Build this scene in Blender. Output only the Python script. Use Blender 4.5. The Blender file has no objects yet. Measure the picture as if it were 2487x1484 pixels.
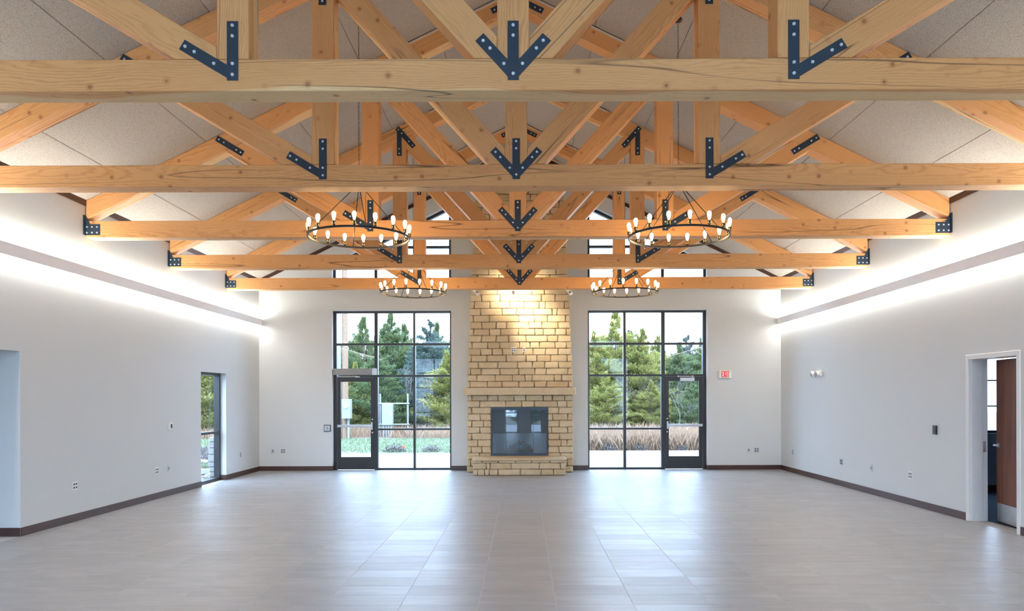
import bpy, bmesh, math, random
from mathutils import Vector, Matrix, noise
PI = math.pi
random.seed(7)
SC = bpy.context.scene
COL = SC.collection

# ------------------------------------------------------------------ camera
F_PX, W_PX, H_PX = 1776.0, 2487.0, 1484.0
CX, CZ = 0.065, 1.67                      # camera x and eye height, camera at y = 0 looking along +y
VPX, VPY = 1270.0, 968.0
cam = bpy.data.cameras.new('camera'); cam_o = bpy.data.objects.new('camera', cam); COL.objects.link(cam_o)
cam.sensor_fit = 'HORIZONTAL'; cam.sensor_width = 36.0; cam.lens = F_PX / W_PX * 36.0
cam.shift_x = -(VPX - W_PX / 2) / W_PX; cam.shift_y = (VPY - H_PX / 2) / W_PX
cam.clip_start = 0.05; cam.clip_end = 400
cam_o.location = (CX, 0, CZ); cam_o.rotation_euler = (PI / 2, 0.0027, 0)
SC.camera = cam_o
# ------------------------------------------------------------------ view, world, sun
SC.view_settings.view_transform = 'Standard'; SC.view_settings.look = 'None'
SC.view_settings.gamma = 1.0; SC.view_settings.use_curve_mapping = False
SC.view_settings.exposure = 1.36
SKY = 4.8
STRIP = 14.5
BULB = 24.0
SPOT = 66.0
world = bpy.data.worlds.new('overcast_sky'); SC.world = world; world.use_nodes = True
wn = world.node_tree.nodes; wl = world.node_tree.links; wn.clear()
wo = wn.new('ShaderNodeOutputWorld'); wb = wn.new('ShaderNodeBackground'); wb.inputs[1].default_value = SKY
wt = wn.new('ShaderNodeTexCoord'); wno = wn.new('ShaderNodeTexNoise'); wr = wn.new('ShaderNodeValToRGB')
wno.inputs['Scale'].default_value = 1.6; wno.inputs['Detail'].default_value = 3.0
wr.color_ramp.elements[0].position = 0.3; wr.color_ramp.elements[0].color = (0.50, 0.68, 1.0, 1)
wr.color_ramp.elements[1].position = 0.7; wr.color_ramp.elements[1].color = (0.58, 0.75, 1.0, 1)
wl.new(wt.outputs['Generated'], wno.inputs['Vector']); wl.new(wno.outputs[0], wr.inputs[0])
wl.new(wr.outputs[0], wb.inputs[0]); wl.new(wb.outputs[0], wo.inputs[0])
sun = bpy.data.lights.new('sun', 'SUN'); sun.energy = 1.0; sun.angle = math.radians(25); sun.color = (1.0, 0.97, 0.9)
sun_o = bpy.data.objects.new('sun', sun); COL.objects.link(sun_o)
sun_o.rotation_euler = (math.radians(38), 0, math.radians(38))
try:
    SC.cycles.use_denoising = True; SC.cycles.max_bounces = 10; SC.cycles.diffuse_bounces = 6
    SC.cycles.transparent_max_bounces = 24; SC.cycles.sample_clamp_indirect = 6.0
    SC.cycles.caustics_reflective = False; SC.cycles.caustics_refractive = False
except Exception:
    pass

# ------------------------------------------------------------------ helpers
def to_world(px, py, Z):
    """photo pixel -> point at depth Z (camera roll taken out)"""
    a = 0.0027; dx, dy = px - VPX, py - VPY
    x2 = dx * math.cos(a) - dy * math.sin(a); y2 = dx * math.sin(a) + dy * math.cos(a)
    return Vector((CX + x2 * Z / F_PX, Z, CZ - y2 * Z / F_PX))

def tag(o, label=None, cat=None, group=None, kind=None):
    if label: o['label'] = label
    if cat: o['category'] = cat
    if group: o['group'] = group
    if kind: o['kind'] = kind
    return o

def empty(name, loc=(0, 0, 0), rz=0.0, parent=None):
    o = bpy.data.objects.new(name, None); COL.objects.link(o); o.location = loc; o.rotation_euler = (0, 0, rz)
    o.empty_display_size = 0.1
    if parent: o.parent = parent
    return o

def thing(name, label, cat, loc=(0, 0, 0), rz=0.0, group=None):
    return tag(empty(name, loc, rz), label, cat, group)

def link(name, me, mats, parent=None, loc=None, rot=None):
    o = bpy.data.objects.new(name, me); COL.objects.link(o)
    if mats is not None and len(me.materials) == 0:
        for m in (mats if isinstance(mats, (list, tuple)) else [mats]): me.materials.append(m)
    if parent: o.parent = parent
    if loc is not None: o.location = loc
    if rot is not None: o.rotation_euler = rot
    return o

def obj(name, bm, mats, parent=None, loc=None, rot=None, smooth=False):
    me = bpy.data.meshes.new(name)
    bmesh.ops.recalc_face_normals(bm, faces=bm.faces)
    bm.to_mesh(me); bm.free()
    if smooth:
        for p in me.polygons: p.use_smooth = True
        try: me.set_sharp_from_angle(angle=math.radians(40))
        except Exception: pass
    return link(name, me, mats, parent, loc, rot)

def add_box(bm, x0, x1, y0, y1, z0, z1, mi=0, bevel=0.0, M=None):
    v = [bm.verts.new((x, y, z)) for x in (x0, x1) for y in (y0, y1) for z in (z0, z1)]
    f = [bm.faces.new([v[i] for i in q]) for q in ((0, 1, 3, 2), (4, 6, 7, 5), (0, 4, 5, 1), (2, 3, 7, 6), (0, 2, 6, 4), (1, 5, 7, 3))]
    for q in f: q.material_index = mi
    if bevel > 0:
        es = list({e for q in f for e in q.edges})
        r = bmesh.ops.bevel(bm, geom=es, offset=bevel, segments=1, affect='EDGES', material=mi)
        v = list({w for q in r['faces'] for w in q.verts} | {w for w in v if w.is_valid})
    if M is not None:
        for w in v: w.co = M @ w.co
    return v

def box(name, x0, x1, y0, y1, z0, z1, mat, parent=None, bevel=0.0, origin=None):
    bm = bmesh.new()
    if origin is None: origin = ((x0 + x1) / 2, (y0 + y1) / 2, z0)
    a, b, c = origin
    add_box(bm, x0 - a, x1 - a, y0 - b, y1 - b, z0 - c, z1 - c, bevel=bevel)
    return obj(name, bm, mat, parent, origin)

def add_cyl(bm, p0, p1, r0, r1=None, n=12, cap=True, mi=0):
    if r1 is None: r1 = r0
    p0, p1 = Vector(p0), Vector(p1); d = p1 - p0
    q = d.to_track_quat('Z', 'Y').to_matrix()
    A = [bm.verts.new(p0 + q @ Vector((r0 * math.cos(2 * PI * i / n), r0 * math.sin(2 * PI * i / n), 0))) for i in range(n)]
    B = [bm.verts.new(p1 + q @ Vector((r1 * math.cos(2 * PI * i / n), r1 * math.sin(2 * PI * i / n), 0))) for i in range(n)]
    for i in range(n):
        bm.faces.new((A[i], A[(i + 1) % n], B[(i + 1) % n], B[i])).material_index = mi
    if cap:
        bm.faces.new(A[::-1]).material_index = mi; bm.faces.new(B).material_index = mi

def add_lathe(bm, prof, n=16, mi=0, M=None, close=False):
    """prof: list of (r, z)"""
    rings = []
    for r, z in prof:
        if r < 1e-6: rings.append([bm.verts.new((0, 0, z))])
        else: rings.append([bm.verts.new((r * math.cos(2 * PI * i / n), r * math.sin(2 * PI * i / n), z)) for i in range(n)])
    for a, b in zip(rings, rings[1:]):
        for i in range(n):
            j = (i + 1) % n
            if len(a) == 1 and len(b) == 1: continue
            if len(a) == 1: f = bm.faces.new((a[0], b[j], b[i]))
            elif len(b) == 1: f = bm.faces.new((a[i], a[j], b[0]))
            else: f = bm.faces.new((a[i], a[j], b[j], b[i]))
            f.material_index = mi
    if M is not None:
        for rr in rings:
            for v in rr: v.co = M @ v.co

def add_prism(bm, pts, y0, y1, mi=0):
    """polygon in xz, extruded along y"""
    A = [bm.verts.new((x, y0, z)) for x, z in pts]; B = [bm.verts.new((x, y1, z)) for x, z in pts]
    n = len(pts)
    bm.faces.new(A).material_index = mi; bm.faces.new(B[::-1]).material_index = mi
    for i in range(n): bm.faces.new((A[i], B[i], B[(i + 1) % n], A[(i + 1) % n])).material_index = mi

def clip(poly, px, pz, nx, nz):
    """keep the side of the line through (px,pz) where dot(n, p - p0) <= 0"""
    out = []
    for i in range(len(poly)):
        a, b = poly[i], poly[(i + 1) % len(poly)]
        da = (a[0] - px) * nx + (a[1] - pz) * nz; db = (b[0] - px) * nx + (b[1] - pz) * nz
        if da <= 0: out.append(a)
        if (da < 0 < db) or (db < 0 < da):
            t = da / (da - db); out.append((a[0] + t * (b[0] - a[0]), a[1] + t * (b[1] - a[1])))
    return out

def children(o): return [c for c in bpy.data.objects if c.parent == o]

# ------------------------------------------------------------------ materials
class NT:
    def __init__(s, name):
        s.m = bpy.data.materials.new(name); s.m.use_nodes = True
        s.n = s.m.node_tree.nodes; s.l = s.m.node_tree.links; s.n.clear()
        s.out = s.n.new('ShaderNodeOutputMaterial')
    def new(s, t, **k):
        x = s.n.new(t)
        for a, v in k.items(): setattr(x, a, v)
        return x
    def lk(s, a, b): s.l.new(a, b)
    def math(s, op, a, b=None, clampit=False):
        x = s.new('ShaderNodeMath', operation=op); x.use_clamp = clampit
        for i, v in enumerate((a, b)):
            if v is None: continue
            if isinstance(v, (int, float)): x.inputs[i].default_value = v
            else: s.lk(v, x.inputs[i])
        return x.outputs[0]
    def ramp(s, src, stops, interp='LINEAR'):
        x = s.new('ShaderNodeValToRGB'); x.color_ramp.interpolation = interp
        e = x.color_ramp.elements
        while len(e) < len(stops): e.new(0.5)
        for q, (p, c) in zip(e, stops):
            q.position = p; q.color = (c, c, c, 1) if isinstance(c, (int, float)) else (*c, 1)
        s.lk(src, x.inputs[0]); return x.outputs[0]
    def mix(s, fac, a, b, mode='MIX'):
        x = s.new('ShaderNodeMix', data_type='RGBA', blend_type=mode)
        for i, v in ((0, fac), (6, a), (7, b)):
            if isinstance(v, (int, float)): x.inputs[i].default_value = v
            elif isinstance(v, tuple): x.inputs[i].default_value = (*v, 1)
            else: s.lk(v, x.inputs[i])
        return x.outputs[2]
    def noise(s, vec, scale, detail=3, rough=0.5, dist=0.0):
        x = s.new('ShaderNodeTexNoise')
        x.inputs['Scale'].default_value = scale; x.inputs['Detail'].default_value = detail
        x.inputs['Roughness'].default_value = rough; x.inputs['Distortion'].default_value = dist
        if vec is not None: s.lk(vec, x.inputs['Vector'])
        return x.outputs[0]
    def map(s, vec, sc=(1, 1, 1), loc=(0, 0, 0)):
        x = s.new('ShaderNodeMapping'); x.inputs['Scale'].default_value = sc; x.inputs['Location'].default_value = loc
        s.lk(vec, x.inputs['Vector']); return x.outputs[0]
    def coord(s, rnd=True, which='Object'):
        v = s.new('ShaderNodeTexCoord').outputs[which]
        if not rnd: return v
        r = s.new('ShaderNodeObjectInfo').outputs['Random']
        k = s.math('MULTIPLY', r, 37.0)
        x = s.new('ShaderNodeVectorMath', operation='ADD'); s.lk(v, x.inputs[0]); s.lk(k, x.inputs[1]); return x.outputs[0]
    def pbr(s, col, rough=0.5, metal=0.0, bump=None, bstr=0.2, bdist=0.01, spec=0.5, coat=0.0, ior=1.5, emit=0.0):
        p = s.new('ShaderNodeBsdfPrincipled')
        if isinstance(col, tuple): p.inputs['Base Color'].default_value = (*col, 1)
        else: s.lk(col, p.inputs['Base Color'])
        if isinstance(rough, (int, float)): p.inputs['Roughness'].default_value = rough
        else: s.lk(rough, p.inputs['Roughness'])
        p.inputs['Metallic'].default_value = metal; p.inputs['Specular IOR Level'].default_value = spec
        p.inputs['IOR'].default_value = ior
        if emit:
            p.inputs['Emission Color'].default_value = (1.0, 0.97, 0.93, 1); p.inputs['Emission Strength'].default_value = emit
        if coat: p.inputs['Coat Weight'].default_value = coat
        if bump is not None:
            b = s.new('ShaderNodeBump'); b.inputs['Strength'].default_value = bstr; b.inputs['Distance'].default_value = bdist
            s.lk(bump, b.inputs['Height']); s.lk(b.outputs[0], p.inputs['Normal'])
        s.lk(p.outputs[0], s.out.inputs[0]); return s.m

def srgb(r, g, b):
    f = lambda c: ((c / 255 + 0.055) / 1.055) ** 2.4 if c / 255 > 0.04045 else c / 255 / 12.92
    return (f(r), f(g), f(b))

def m_plain(name, col, rough=0.5, metal=0.0, var=0.06, scale=8.0, spec=0.5):
    t = NT(name); v = t.coord(); n = t.noise(v, scale, 3)
    c2 = tuple(max(0, c * (1 - var * 2)) for c in col)
    c = t.mix(n, c2, tuple(min(1, c * (1 + var)) for c in col))
    return t.pbr(c, rough, metal, bump=t.noise(v, scale * 20, 2), bstr=0.03, spec=spec)

def m_wood(name, light, dark, sap, knots=True):
    t = NT(name); v = t.coord()
    # growth rings round a pith line lying off centre, stretched along the timber
    big = t.noise(t.map(v, (0.55, 2.0, 2.0)), 1.0, 2)
    sv = t.new('ShaderNodeVectorMath', operation='SCALE'); sv.inputs[3].default_value = 1.0
    obv = t.new('ShaderNodeTexCoord').outputs['Object']
    comb = t.new('ShaderNodeCombineXYZ'); rnd = t.new('ShaderNodeObjectInfo').outputs['Random']
    oy = t.math('SUBTRACT', t.math('MULTIPLY', rnd, 0.30), 0.15)
    oz = t.math('SUBTRACT', t.math('MULTIPLY', t.math('FRACT', t.math('MULTIPLY', rnd, 17.3)), 0.34), 0.17)
    wob = t.math('MULTIPLY', t.math('SUBTRACT', big, 0.5), 0.22)
    t.lk(t.math('MULTIPLY', rnd, 9.0), comb.inputs[0]); t.lk(t.math('ADD', oy, wob), comb.inputs[1]); t.lk(t.math('SUBTRACT', oz, wob), comb.inputs[2])
    a = t.new('ShaderNodeVectorMath', operation='ADD'); t.lk(obv, a.inputs[0]); t.lk(comb.outputs[0], a.inputs[1])
    pv = t.map(a.outputs[0], (0.10, 1.0, 1.0))
    w = t.new('ShaderNodeTexWave', wave_type='RINGS', rings_direction='X', wave_profile='SIN')
    w.inputs['Scale'].default_value = 21.0; w.inputs['Distortion'].default_value = 4.5
    w.inputs['Detail'].default_value = 2.5; w.inputs['Detail Scale'].default_value = 2.6; w.inputs['Detail Roughness'].default_value = 0.55
    t.lk(pv, w.inputs['Vector'])
    line = t.ramp(w.outputs['Fac'], [(0.0, 1.0), (0.22, 0.55), (0.5, 0.12), (1.0, 0.0)])
    blot = t.ramp(t.noise(t.map(v, (0.6, 4, 4)), 1.0, 3), [(0.3, 0.35), (0.7, 1.0)])
    lf = t.math('MULTIPLY', line, blot)
    fine = t.noise(t.map(v, (3.0, 90, 90)), 1.0, 3, 0.6)
    tone = t.noise(t.map(v, (0.35, 1.2, 1.2)), 1.0, 2)
    lt = t.mix(t.ramp(tone, [(0.3, 0.0), (0.7, 1.0)]), light, tuple(c * k for c, k in zip(light, (0.90, 0.83, 0.76))))
    # pale sapwood far from the pith
    sep = t.new('ShaderNodeSeparateXYZ'); t.lk(a.outputs[0], sep.inputs[0])
    rr = t.math('SQRT', t.math('ADD', t.math('POWER', sep.outputs[1], 2.0), t.math('POWER', sep.outputs[2], 2.0)))
    sf = t.ramp(rr, [(0.30, 0.0), (0.315, 0.8)])
    lt = t.mix(sf, lt, sap)
    c = t.mix(t.math('MULTIPLY', lf, 0.42), lt, dark)
    c = t.mix(t.math('MULTIPLY', fine, 0.22), c, tuple(x * 0.62 for x in light))
    dk = (0.06, 0.025, 0.012)
    if knots:
        vo = t.new('ShaderNodeTexVoronoi', feature='F1'); vo.inputs['Scale'].default_value = 1.0; vo.inputs['Randomness'].default_value = 1.0
        t.lk(t.map(v, (5.0, 5.2, 5.2)), vo.inputs['Vector'])
        kn = t.ramp(vo.outputs['Distance'], [(0.0, 0.7), (0.03, 0.3), (0.052, 0.3), (0.066, 0.95), (0.082, 0.0)])
        hal = t.ramp(vo.outputs['Distance'], [(0.08, 0.45), (0.2, 0.0)])
        c = t.mix(hal, c, dark); c = t.mix(kn, c, tuple(x * 0.45 for x in dark))
    # drying checks: long thin cracks
    nz = t.noise(t.map(v, (0.16, 3.4, 3.4)), 1.0, 2, 0.55)
    cr = t.ramp(t.math('ABSOLUTE', t.math('SUBTRACT', nz, 0.5)), [(0.0, 1.0), (0.0022, 0.9), (0.005, 0.0)])
    mk = t.ramp(t.noise(t.map(v, (0.5, 1.6, 1.6)), 1.0, 1), [(0.47, 0.0), (0.56, 1.0)])
    crk = t.math('MULTIPLY', cr, mk)
    c = t.mix(t.math('MULTIPLY', crk, 0.85), c, dk)
    hgt = t.math('SUBTRACT', t.math('MULTIPLY', fine, 0.25), crk)
    return t.pbr(c, 0.55, bump=hgt, bstr=0.25, bdist=0.006, spec=0.35)

M = {}
M['wood'] = m_wood('timber', srgb(232, 175, 114), srgb(172, 104, 54), srgb(244, 212, 156))
M['trimwood'] = m_plain('pale_trim', srgb(225, 208, 180), 0.5)
def m_darkwood(name, a, b, stretch):
    t = NT(name); v = t.coord(); n = t.noise(t.map(v, stretch), 1.0, 4, 0.6)
    return t.pbr(t.mix(t.ramp(n, [(0.3, 0.0), (0.7, 1.0)]), a, b), 0.38, bump=n, bstr=0.05)
M['base'] = m_darkwood('walnut_stain', srgb(58, 36, 29), srgb(84, 56, 45), (2, 2, 60))
M['door_wood'] = m_darkwood('door_veneer', srgb(92, 52, 34), srgb(128, 76, 50), (14, 14, 1.2))
def m_wall(name, col):
    t = NT(name); v = t.coord(False)
    n = t.noise(v, 1.2, 3)
    return t.pbr(t.mix(n, col, tuple(c * 0.965 for c in col)), 0.62, bump=t.noise(v, 240, 2), bstr=0.03, bdist=0.002, spec=0.25)
M['wall'] = m_wall('wall_paint', srgb(217, 219, 217))
M['white_paint'] = m_plain('white_paint', srgb(232, 230, 225), 0.4, var=0.02)
def m_panel():
    t = NT('wood_fibre_board'); v = t.coord(True)
    a = t.noise(v, 95, 4, 0.8); b = t.noise(v, 14, 3)
    c = t.ramp(a, [(0.33, srgb(108, 101, 92)), (0.46, srgb(180, 173, 162)), (0.7, srgb(204, 198, 188))])
    c = t.mix(t.math('MULTIPLY', b, 0.18), c, srgb(180, 166, 148))
    return t.pbr(c, 0.95, bump=a, bstr=0.5, bdist=0.006, spec=0.1)
M['panel'] = m_panel()
def m_floor():
    t = NT('porcelain_tile')
    g = t.new('ShaderNodeNewGeometry').outputs['Position']
    sep = t.new('ShaderNodeSeparateXYZ'); t.lk(g, sep.inputs[0])
    ix = t.math('FLOOR', t.math('DIVIDE', t.math('ADD', sep.outputs[0], 0.3007 + 62.85), 0.6285))
    iy = t.math('FLOOR', t.math('DIVIDE', t.math('ADD', sep.outputs[1], -6.22 + 30.5), 0.305))
    cb = t.new('ShaderNodeCombineXYZ'); t.lk(ix, cb.inputs[0]); t.lk(iy, cb.inputs[1])
    wn_ = t.new('ShaderNodeTexWhiteNoise', noise_dimensions='2D'); t.lk(cb.outputs[0], wn_.inputs['Vector'])
    off = t.new('ShaderNodeVectorMath', operation='SCALE'); t.lk(wn_.outputs['Color'], off.inputs[0]); off.inputs[3].default_value = 30
    ad = t.new('ShaderNodeVectorMath', operation='ADD'); t.lk(g, ad.inputs[0]); t.lk(off.outputs[0], ad.inputs[1])
    n1 = t.noise(t.map(ad.outputs[0], (1.2, 4.5, 1)), 1.6, 4, 0.6); n2 = t.noise(t.map(ad.outputs[0], (4, 26, 1)), 1.0, 4, 0.65)
    c = t.ramp(n1, [(0.3, srgb(143, 142, 143)), (0.7, srgb(168, 166, 166))])
    c = t.mix(t.ramp(n2, [(0.35, 0.0), (0.75, 0.32)]), c, srgb(138, 137, 137))
    c = t.mix(t.math('MULTIPLY', wn_.outputs['Value'], 0.35), c, srgb(144, 142, 141))
    r = t.math('ADD', t.math('MULTIPLY', n2, 0.12), 0.31)
    r = t.math('ADD', r, t.math('MULTIPLY', wn_.outputs['Value'], 0.05))
    return t.pbr(c, r, bump=n2, bstr=0.05, bdist=0.003, spec=0.5, ior=1.9)
M['tile'] = m_floor()
M['grout'] = m_plain('grout', srgb(206, 202, 197), 0.8)
M['steel'] = m_plain('black_steel', (0.016, 0.032, 0.052), 0.38, 0.0, spec=0.6)
M['bolt'] = m_plain('zinc_bolt', (0.82, 0.86, 0.88), 0.35, 0.6)
M['frame'] = m_plain('dark_bronze_frame', (0.018, 0.017, 0.018), 0.35, 0.0, spec=0.6)
M['bronze'] = m_plain('aged_black_metal', (0.03, 0.028, 0.027), 0.3, 0.6)
M['brass'] = m_plain('socket_bronze', (0.16, 0.12, 0.07), 0.22, 0.9)
M['alu'] = m_plain('brushed_aluminium', (0.62, 0.62, 0.63), 0.34, 0.8)
M['plate'] = m_plain('stainless_plate', (0.68, 0.68, 0.67), 0.3, 0.85)
M['plastic_white'] = m_plain('white_plastic', srgb(236, 236, 230), 0.35, var=0.02)
M['plastic_grey'] = m_plain('grey_plastic', srgb(150, 152, 150), 0.4)
M['recept'] = m_plain('receptacle_grey', srgb(88, 96, 104), 0.4)
M['plastic_dark'] = m_plain('dark_plastic', srgb(46, 52, 60), 0.35)
M['fixture'] = NT('cover_added_glow').pbr(srgb(232, 232, 236), 0.45, emit=0.04)  # wall light cover, faint glow added to brighten its face
M['mortar'] = m_plain('mortar', srgb(118, 108, 90), 0.95, scale=20)
def m_stone(name, a, b, c3):
    t = NT(name); v = t.coord()
    n = t.noise(v, 7, 5, 0.65); n2 = t.noise(v, 40, 4, 0.7)
    r = t.new('ShaderNodeObjectInfo').outputs['Random']
    c = t.mix(t.ramp(n, [(0.35, 0.0), (0.68, 1.0)]), a, b)
    c = t.mix(t.math('MULTIPLY', t.ramp(n2, [(0.5, 0.0), (0.72, 1.0)]), 0.35), c, c3)
    c = t.mix(t.math('MULTIPLY', t.math('POWER', r, 2.2), 0.42), c, c3)
    return t.pbr(c, 0.85, bump=t.math('ADD', n, t.math('MULTIPLY', n2, 0.5)), bstr=0.7, bdist=0.012, spec=0.2)
M['stone'] = m_stone('limestone', srgb(226, 211, 180), srgb(210, 190, 152), srgb(176, 148, 108))
M['slab'] = m_stone('limestone_slab', srgb(224, 208, 176), srgb(212, 192, 156), srgb(192, 168, 130))
M['firebrick'] = m_plain('firebrick', srgb(112, 100, 90), 0.9, scale=30)
M['log'] = m_plain('charred_log', srgb(120, 96, 76), 0.9, scale=30, var=0.25)
def m_glass(name, tint=(0.93, 0.97, 0.98), rough=0.0, refl=1.0):
    t = NT(name)
    tr = t.new('ShaderNodeBsdfTransparent'); tr.inputs[0].default_value = (*tint, 1)
    gl = t.new('ShaderNodeBsdfGlossy'); gl.inputs['Roughness'].default_value = rough
    fr = t.new('ShaderNodeLayerWeight'); fr.inputs[0].default_value = 0.5      # 1 - cos, the same on both faces of a thin pane
    f = t.math('ADD', t.math('MULTIPLY', t.math('POWER', fr.outputs['Facing'], 5.0), 0.9), 0.04)
    f = t.math('MULTIPLY', f, refl, True)
    mx = t.new('ShaderNodeMixShader'); t.lk(f, mx.inputs[0]); t.lk(tr.outputs[0], mx.inputs[1]); t.lk(gl.outputs[0], mx.inputs[2])
    t.lk(mx.outputs[0], t.out.inputs[0]); return t.m
M['glass'] = m_glass('window_glass', refl=0.5)
M['fireglass'] = m_glass('smoked_fire_glass', (0.68, 0.74, 0.78), 0.02, 2.6)
M['bulbglass'] = m_glass('amber_bulb_glass', (1.0, 0.86, 0.62), 0.0, 1.0)
def m_emit(name, col, s):
    t = NT(name); e = t.new('ShaderNodeEmission'); e.inputs[0].default_value = (*col, 1); e.inputs[1].default_value = s
    t.lk(e.outputs[0], t.out.inputs[0]); return t.m
M['strip'] = m_emit('led_strip_lens', (1.0, 0.965, 0.91), STRIP)
M['strip_up'] = m_emit('led_strip_uplight', (1.0, 0.965, 0.91), STRIP * 2.1)
M['filament'] = m_emit('glowing_filament', (1.0, 0.78, 0.52), BULB)
M['lamp_lens'] = m_emit('spot_lens', (1.0, 0.85, 0.62), 12.0)
M['exit_red'] = m_emit('exit_letter_red', (1.0, 0.01, 0.015), 0.36)
M['carpet'] = m_plain('blue_carpet', srgb(44, 62, 84), 0.95, scale=60, var=0.3)
M['side_wall'] = m_plain('side_room_paint', srgb(160, 168, 176), 0.7)
# outside
def m_ground():
    t = NT('ground_outside'); g = t.new('ShaderNodeTexCoord').outputs['Object']
    return t.pbr(t.ramp(t.noise(g, 2.2, 5), [(0.3, srgb(96, 84, 74)), (0.7, srgb(122, 110, 98))]), 0.95)
M['dirt'] = m_ground()
M['paving'] = m_plain('pale_concrete', srgb(156, 157, 160), 0.8, scale=1.5, var=0.04)
M['lawn'] = m_plain('lawn_soil', srgb(110, 124, 100), 0.95, scale=4, var=0.12)
M['grass_green'] = m_plain('green_grass', srgb(104, 116, 84), 0.9, scale=3, var=0.2)
M['grass_dry'] = m_plain('dry_grass', srgb(156, 128, 104), 0.9, scale=3, var=0.18)
def m_leaf(name, a, b, c3):
    t = NT(name); v = t.coord(True)
    n = t.noise(v, 1.6, 4, 0.6)
    c = t.mix(t.ramp(n, [(0.35, 0.0), (0.65, 1.0)]), a, b)
    c = t.mix(t.ramp(t.noise(v, 5.0, 2), [(0.55, 0.0), (0.75, 0.8)]), c, c3)
    d = t.new('ShaderNodeBsdfDiffuse'); tl = t.new('ShaderNodeBsdfTranslucent'); t.lk(c, d.inputs[0]); t.lk(c, tl.inputs[0])
    mx = t.new('ShaderNodeMixShader'); mx.inputs[0].default_value = 0.3; t.lk(d.outputs[0], mx.inputs[1]); t.lk(tl.outputs[0], mx.inputs[2])
    t.lk(mx.outputs[0], t.out.inputs[0]); return t.m
M['cedar_y'] = m_leaf('cedar_yellow_green', srgb(138, 140, 82), srgb(170, 162, 98), srgb(92, 108, 74))
M['cedar_g'] = m_leaf('cedar_green', srgb(94, 114, 82), srgb(122, 134, 92), srgb(150, 144, 92))
M['cedar_b'] = m_leaf('cedar_blue_green', srgb(106, 120, 112), srgb(84, 100, 92), srgb(130, 140, 122))
M['bark'] = m_plain('bark', srgb(110, 92, 78), 0.95, scale=20, var=0.2)
M['twig'] = m_plain('pale_twig', srgb(112, 106, 102), 0.9)
M['galv'] = m_plain('galvanised', srgb(132, 137, 142), 0.5, 0.0)
M['pole'] = m_plain('weathered_pole', srgb(134, 108, 90), 0.9, scale=12, var=0.2)
M['orange'] = m_plain('orange_flag', srgb(230, 90, 50), 0.6)
M['rock'] = m_plain('river_rock', srgb(140, 134, 126), 0.85, scale=10, var=0.2)

# ------------------------------------------------------------------ room numbers
XW = 6.09                    # half width
YB, YF = 17.07, -2.3         # back wall, front wall
ZE, SL = 4.47, 0.4875        # eaves height of the ceiling, its slope
YG = 17.25                   # glazing plane of the back wall
def zc(x): return ZE + SL * (XW - abs(x))

# ------------------------------------------------------------------ floor
fl = box('floor', -XW - 0.35, XW + 0.35, YF - 0.2, YB + 0.5, -0.12, -0.0009, M['grout'], origin=(0, 0, 0)); tag(fl, kind='structure')
TW, TD, JX, JY = 0.6285, 0.305, -0.3007, 6.22
tm = bmesh.new(); add_box(tm, -TW / 2 + 0.0018, TW / 2 - 0.0018, -TD / 2 + 0.0012, TD / 2 - 0.0012, -0.008, 0.0, bevel=0.0008)
tme = bpy.data.meshes.new('tile'); bmesh.ops.recalc_face_normals(tm, faces=tm.faces); tm.to_mesh(tme); tm.free(); tme.materials.append(M['tile'])
cells = []
for i in range(-11, 12):
    for j in range(-36, 38):
        x0, y0 = JX + i * TW, JY + j * TD
        if x0 + TW < -XW or x0 > XW or y0 + TD < YF or y0 > YB + 0.1: continue
        xa, xb, ya, yb = max(x0, -XW), min(x0 + TW, XW), max(y0, YF), min(y0 + TD, YB + 0.15)
        whole = (xb - xa > TW - 0.01) and (yb - ya > TD - 0.01)
        xm, ym = x0 + TW / 2, y0 + TD / 2
        seen = ym > 5.6 and abs(VPX + (xm - CX) * F_PX / ym - W_PX / 2) < W_PX / 2 + 60
        cells.append((ym if seen and whole else 99 + abs(ym), xa, xb, ya, yb, xm, ym))
cells.sort()
rest = bmesh.new()
for k, (s, xa, xb, ya, yb, xm, ym) in enumerate(cells):
    if k < 300 and s < 99:
        link('tile', tme, None, fl, (xm, ym, 0))
    else:
        g = 0.0015
        add_box(rest, xa + g, xb - g, ya + g, yb - g, -0.008, 0.0)
tag(obj('tile_field', rest, M['tile'], fl), kind='stuff')

# ------------------------------------------------------------------ walls
def wall_mesh(name, segs, mat):
    bm = bmesh.new()
    for s in segs: add_box(bm, *s)
    o = obj(name, bm, mat); tag(o, kind='structure'); return o
T = 0.36
TL = 0.25
# left wall: opening y 6.2..8.95 (z < 2.266) and the narrow window y 13.98..15.16 (z < 2.205)
LO0, LO1, LOZ = 6.2, 8.95, 2.266
LW0, LW1, LWZ = 13.98, 15.16, 2.205
wall_mesh('wall_left', [(-XW - TL, -XW, YF, LO0, 0, ZE + 0.2), (-XW - TL, -XW, LO0, LO1, LOZ, ZE + 0.2), (-XW - TL, -XW, LO1, LW0, 0, ZE + 0.2),
                        (-XW - TL, -XW, LW0, LW1, LWZ, ZE + 0.2), (-XW - TL, -XW, LW1, YB, 0, ZE + 0.2)], M['wall'])
RD0, RD1, RDZ = 8.90, 9.885, 2.19
TR = 0.24
wall_mesh('wall_right', [(XW, XW + TR, YF, RD0, 0, ZE + 0.2), (XW, XW + TR, RD0, RD1, RDZ, ZE + 0.2), (XW, XW + TR, RD1, YB, 0, ZE + 0.2)], M['wall'])
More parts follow.
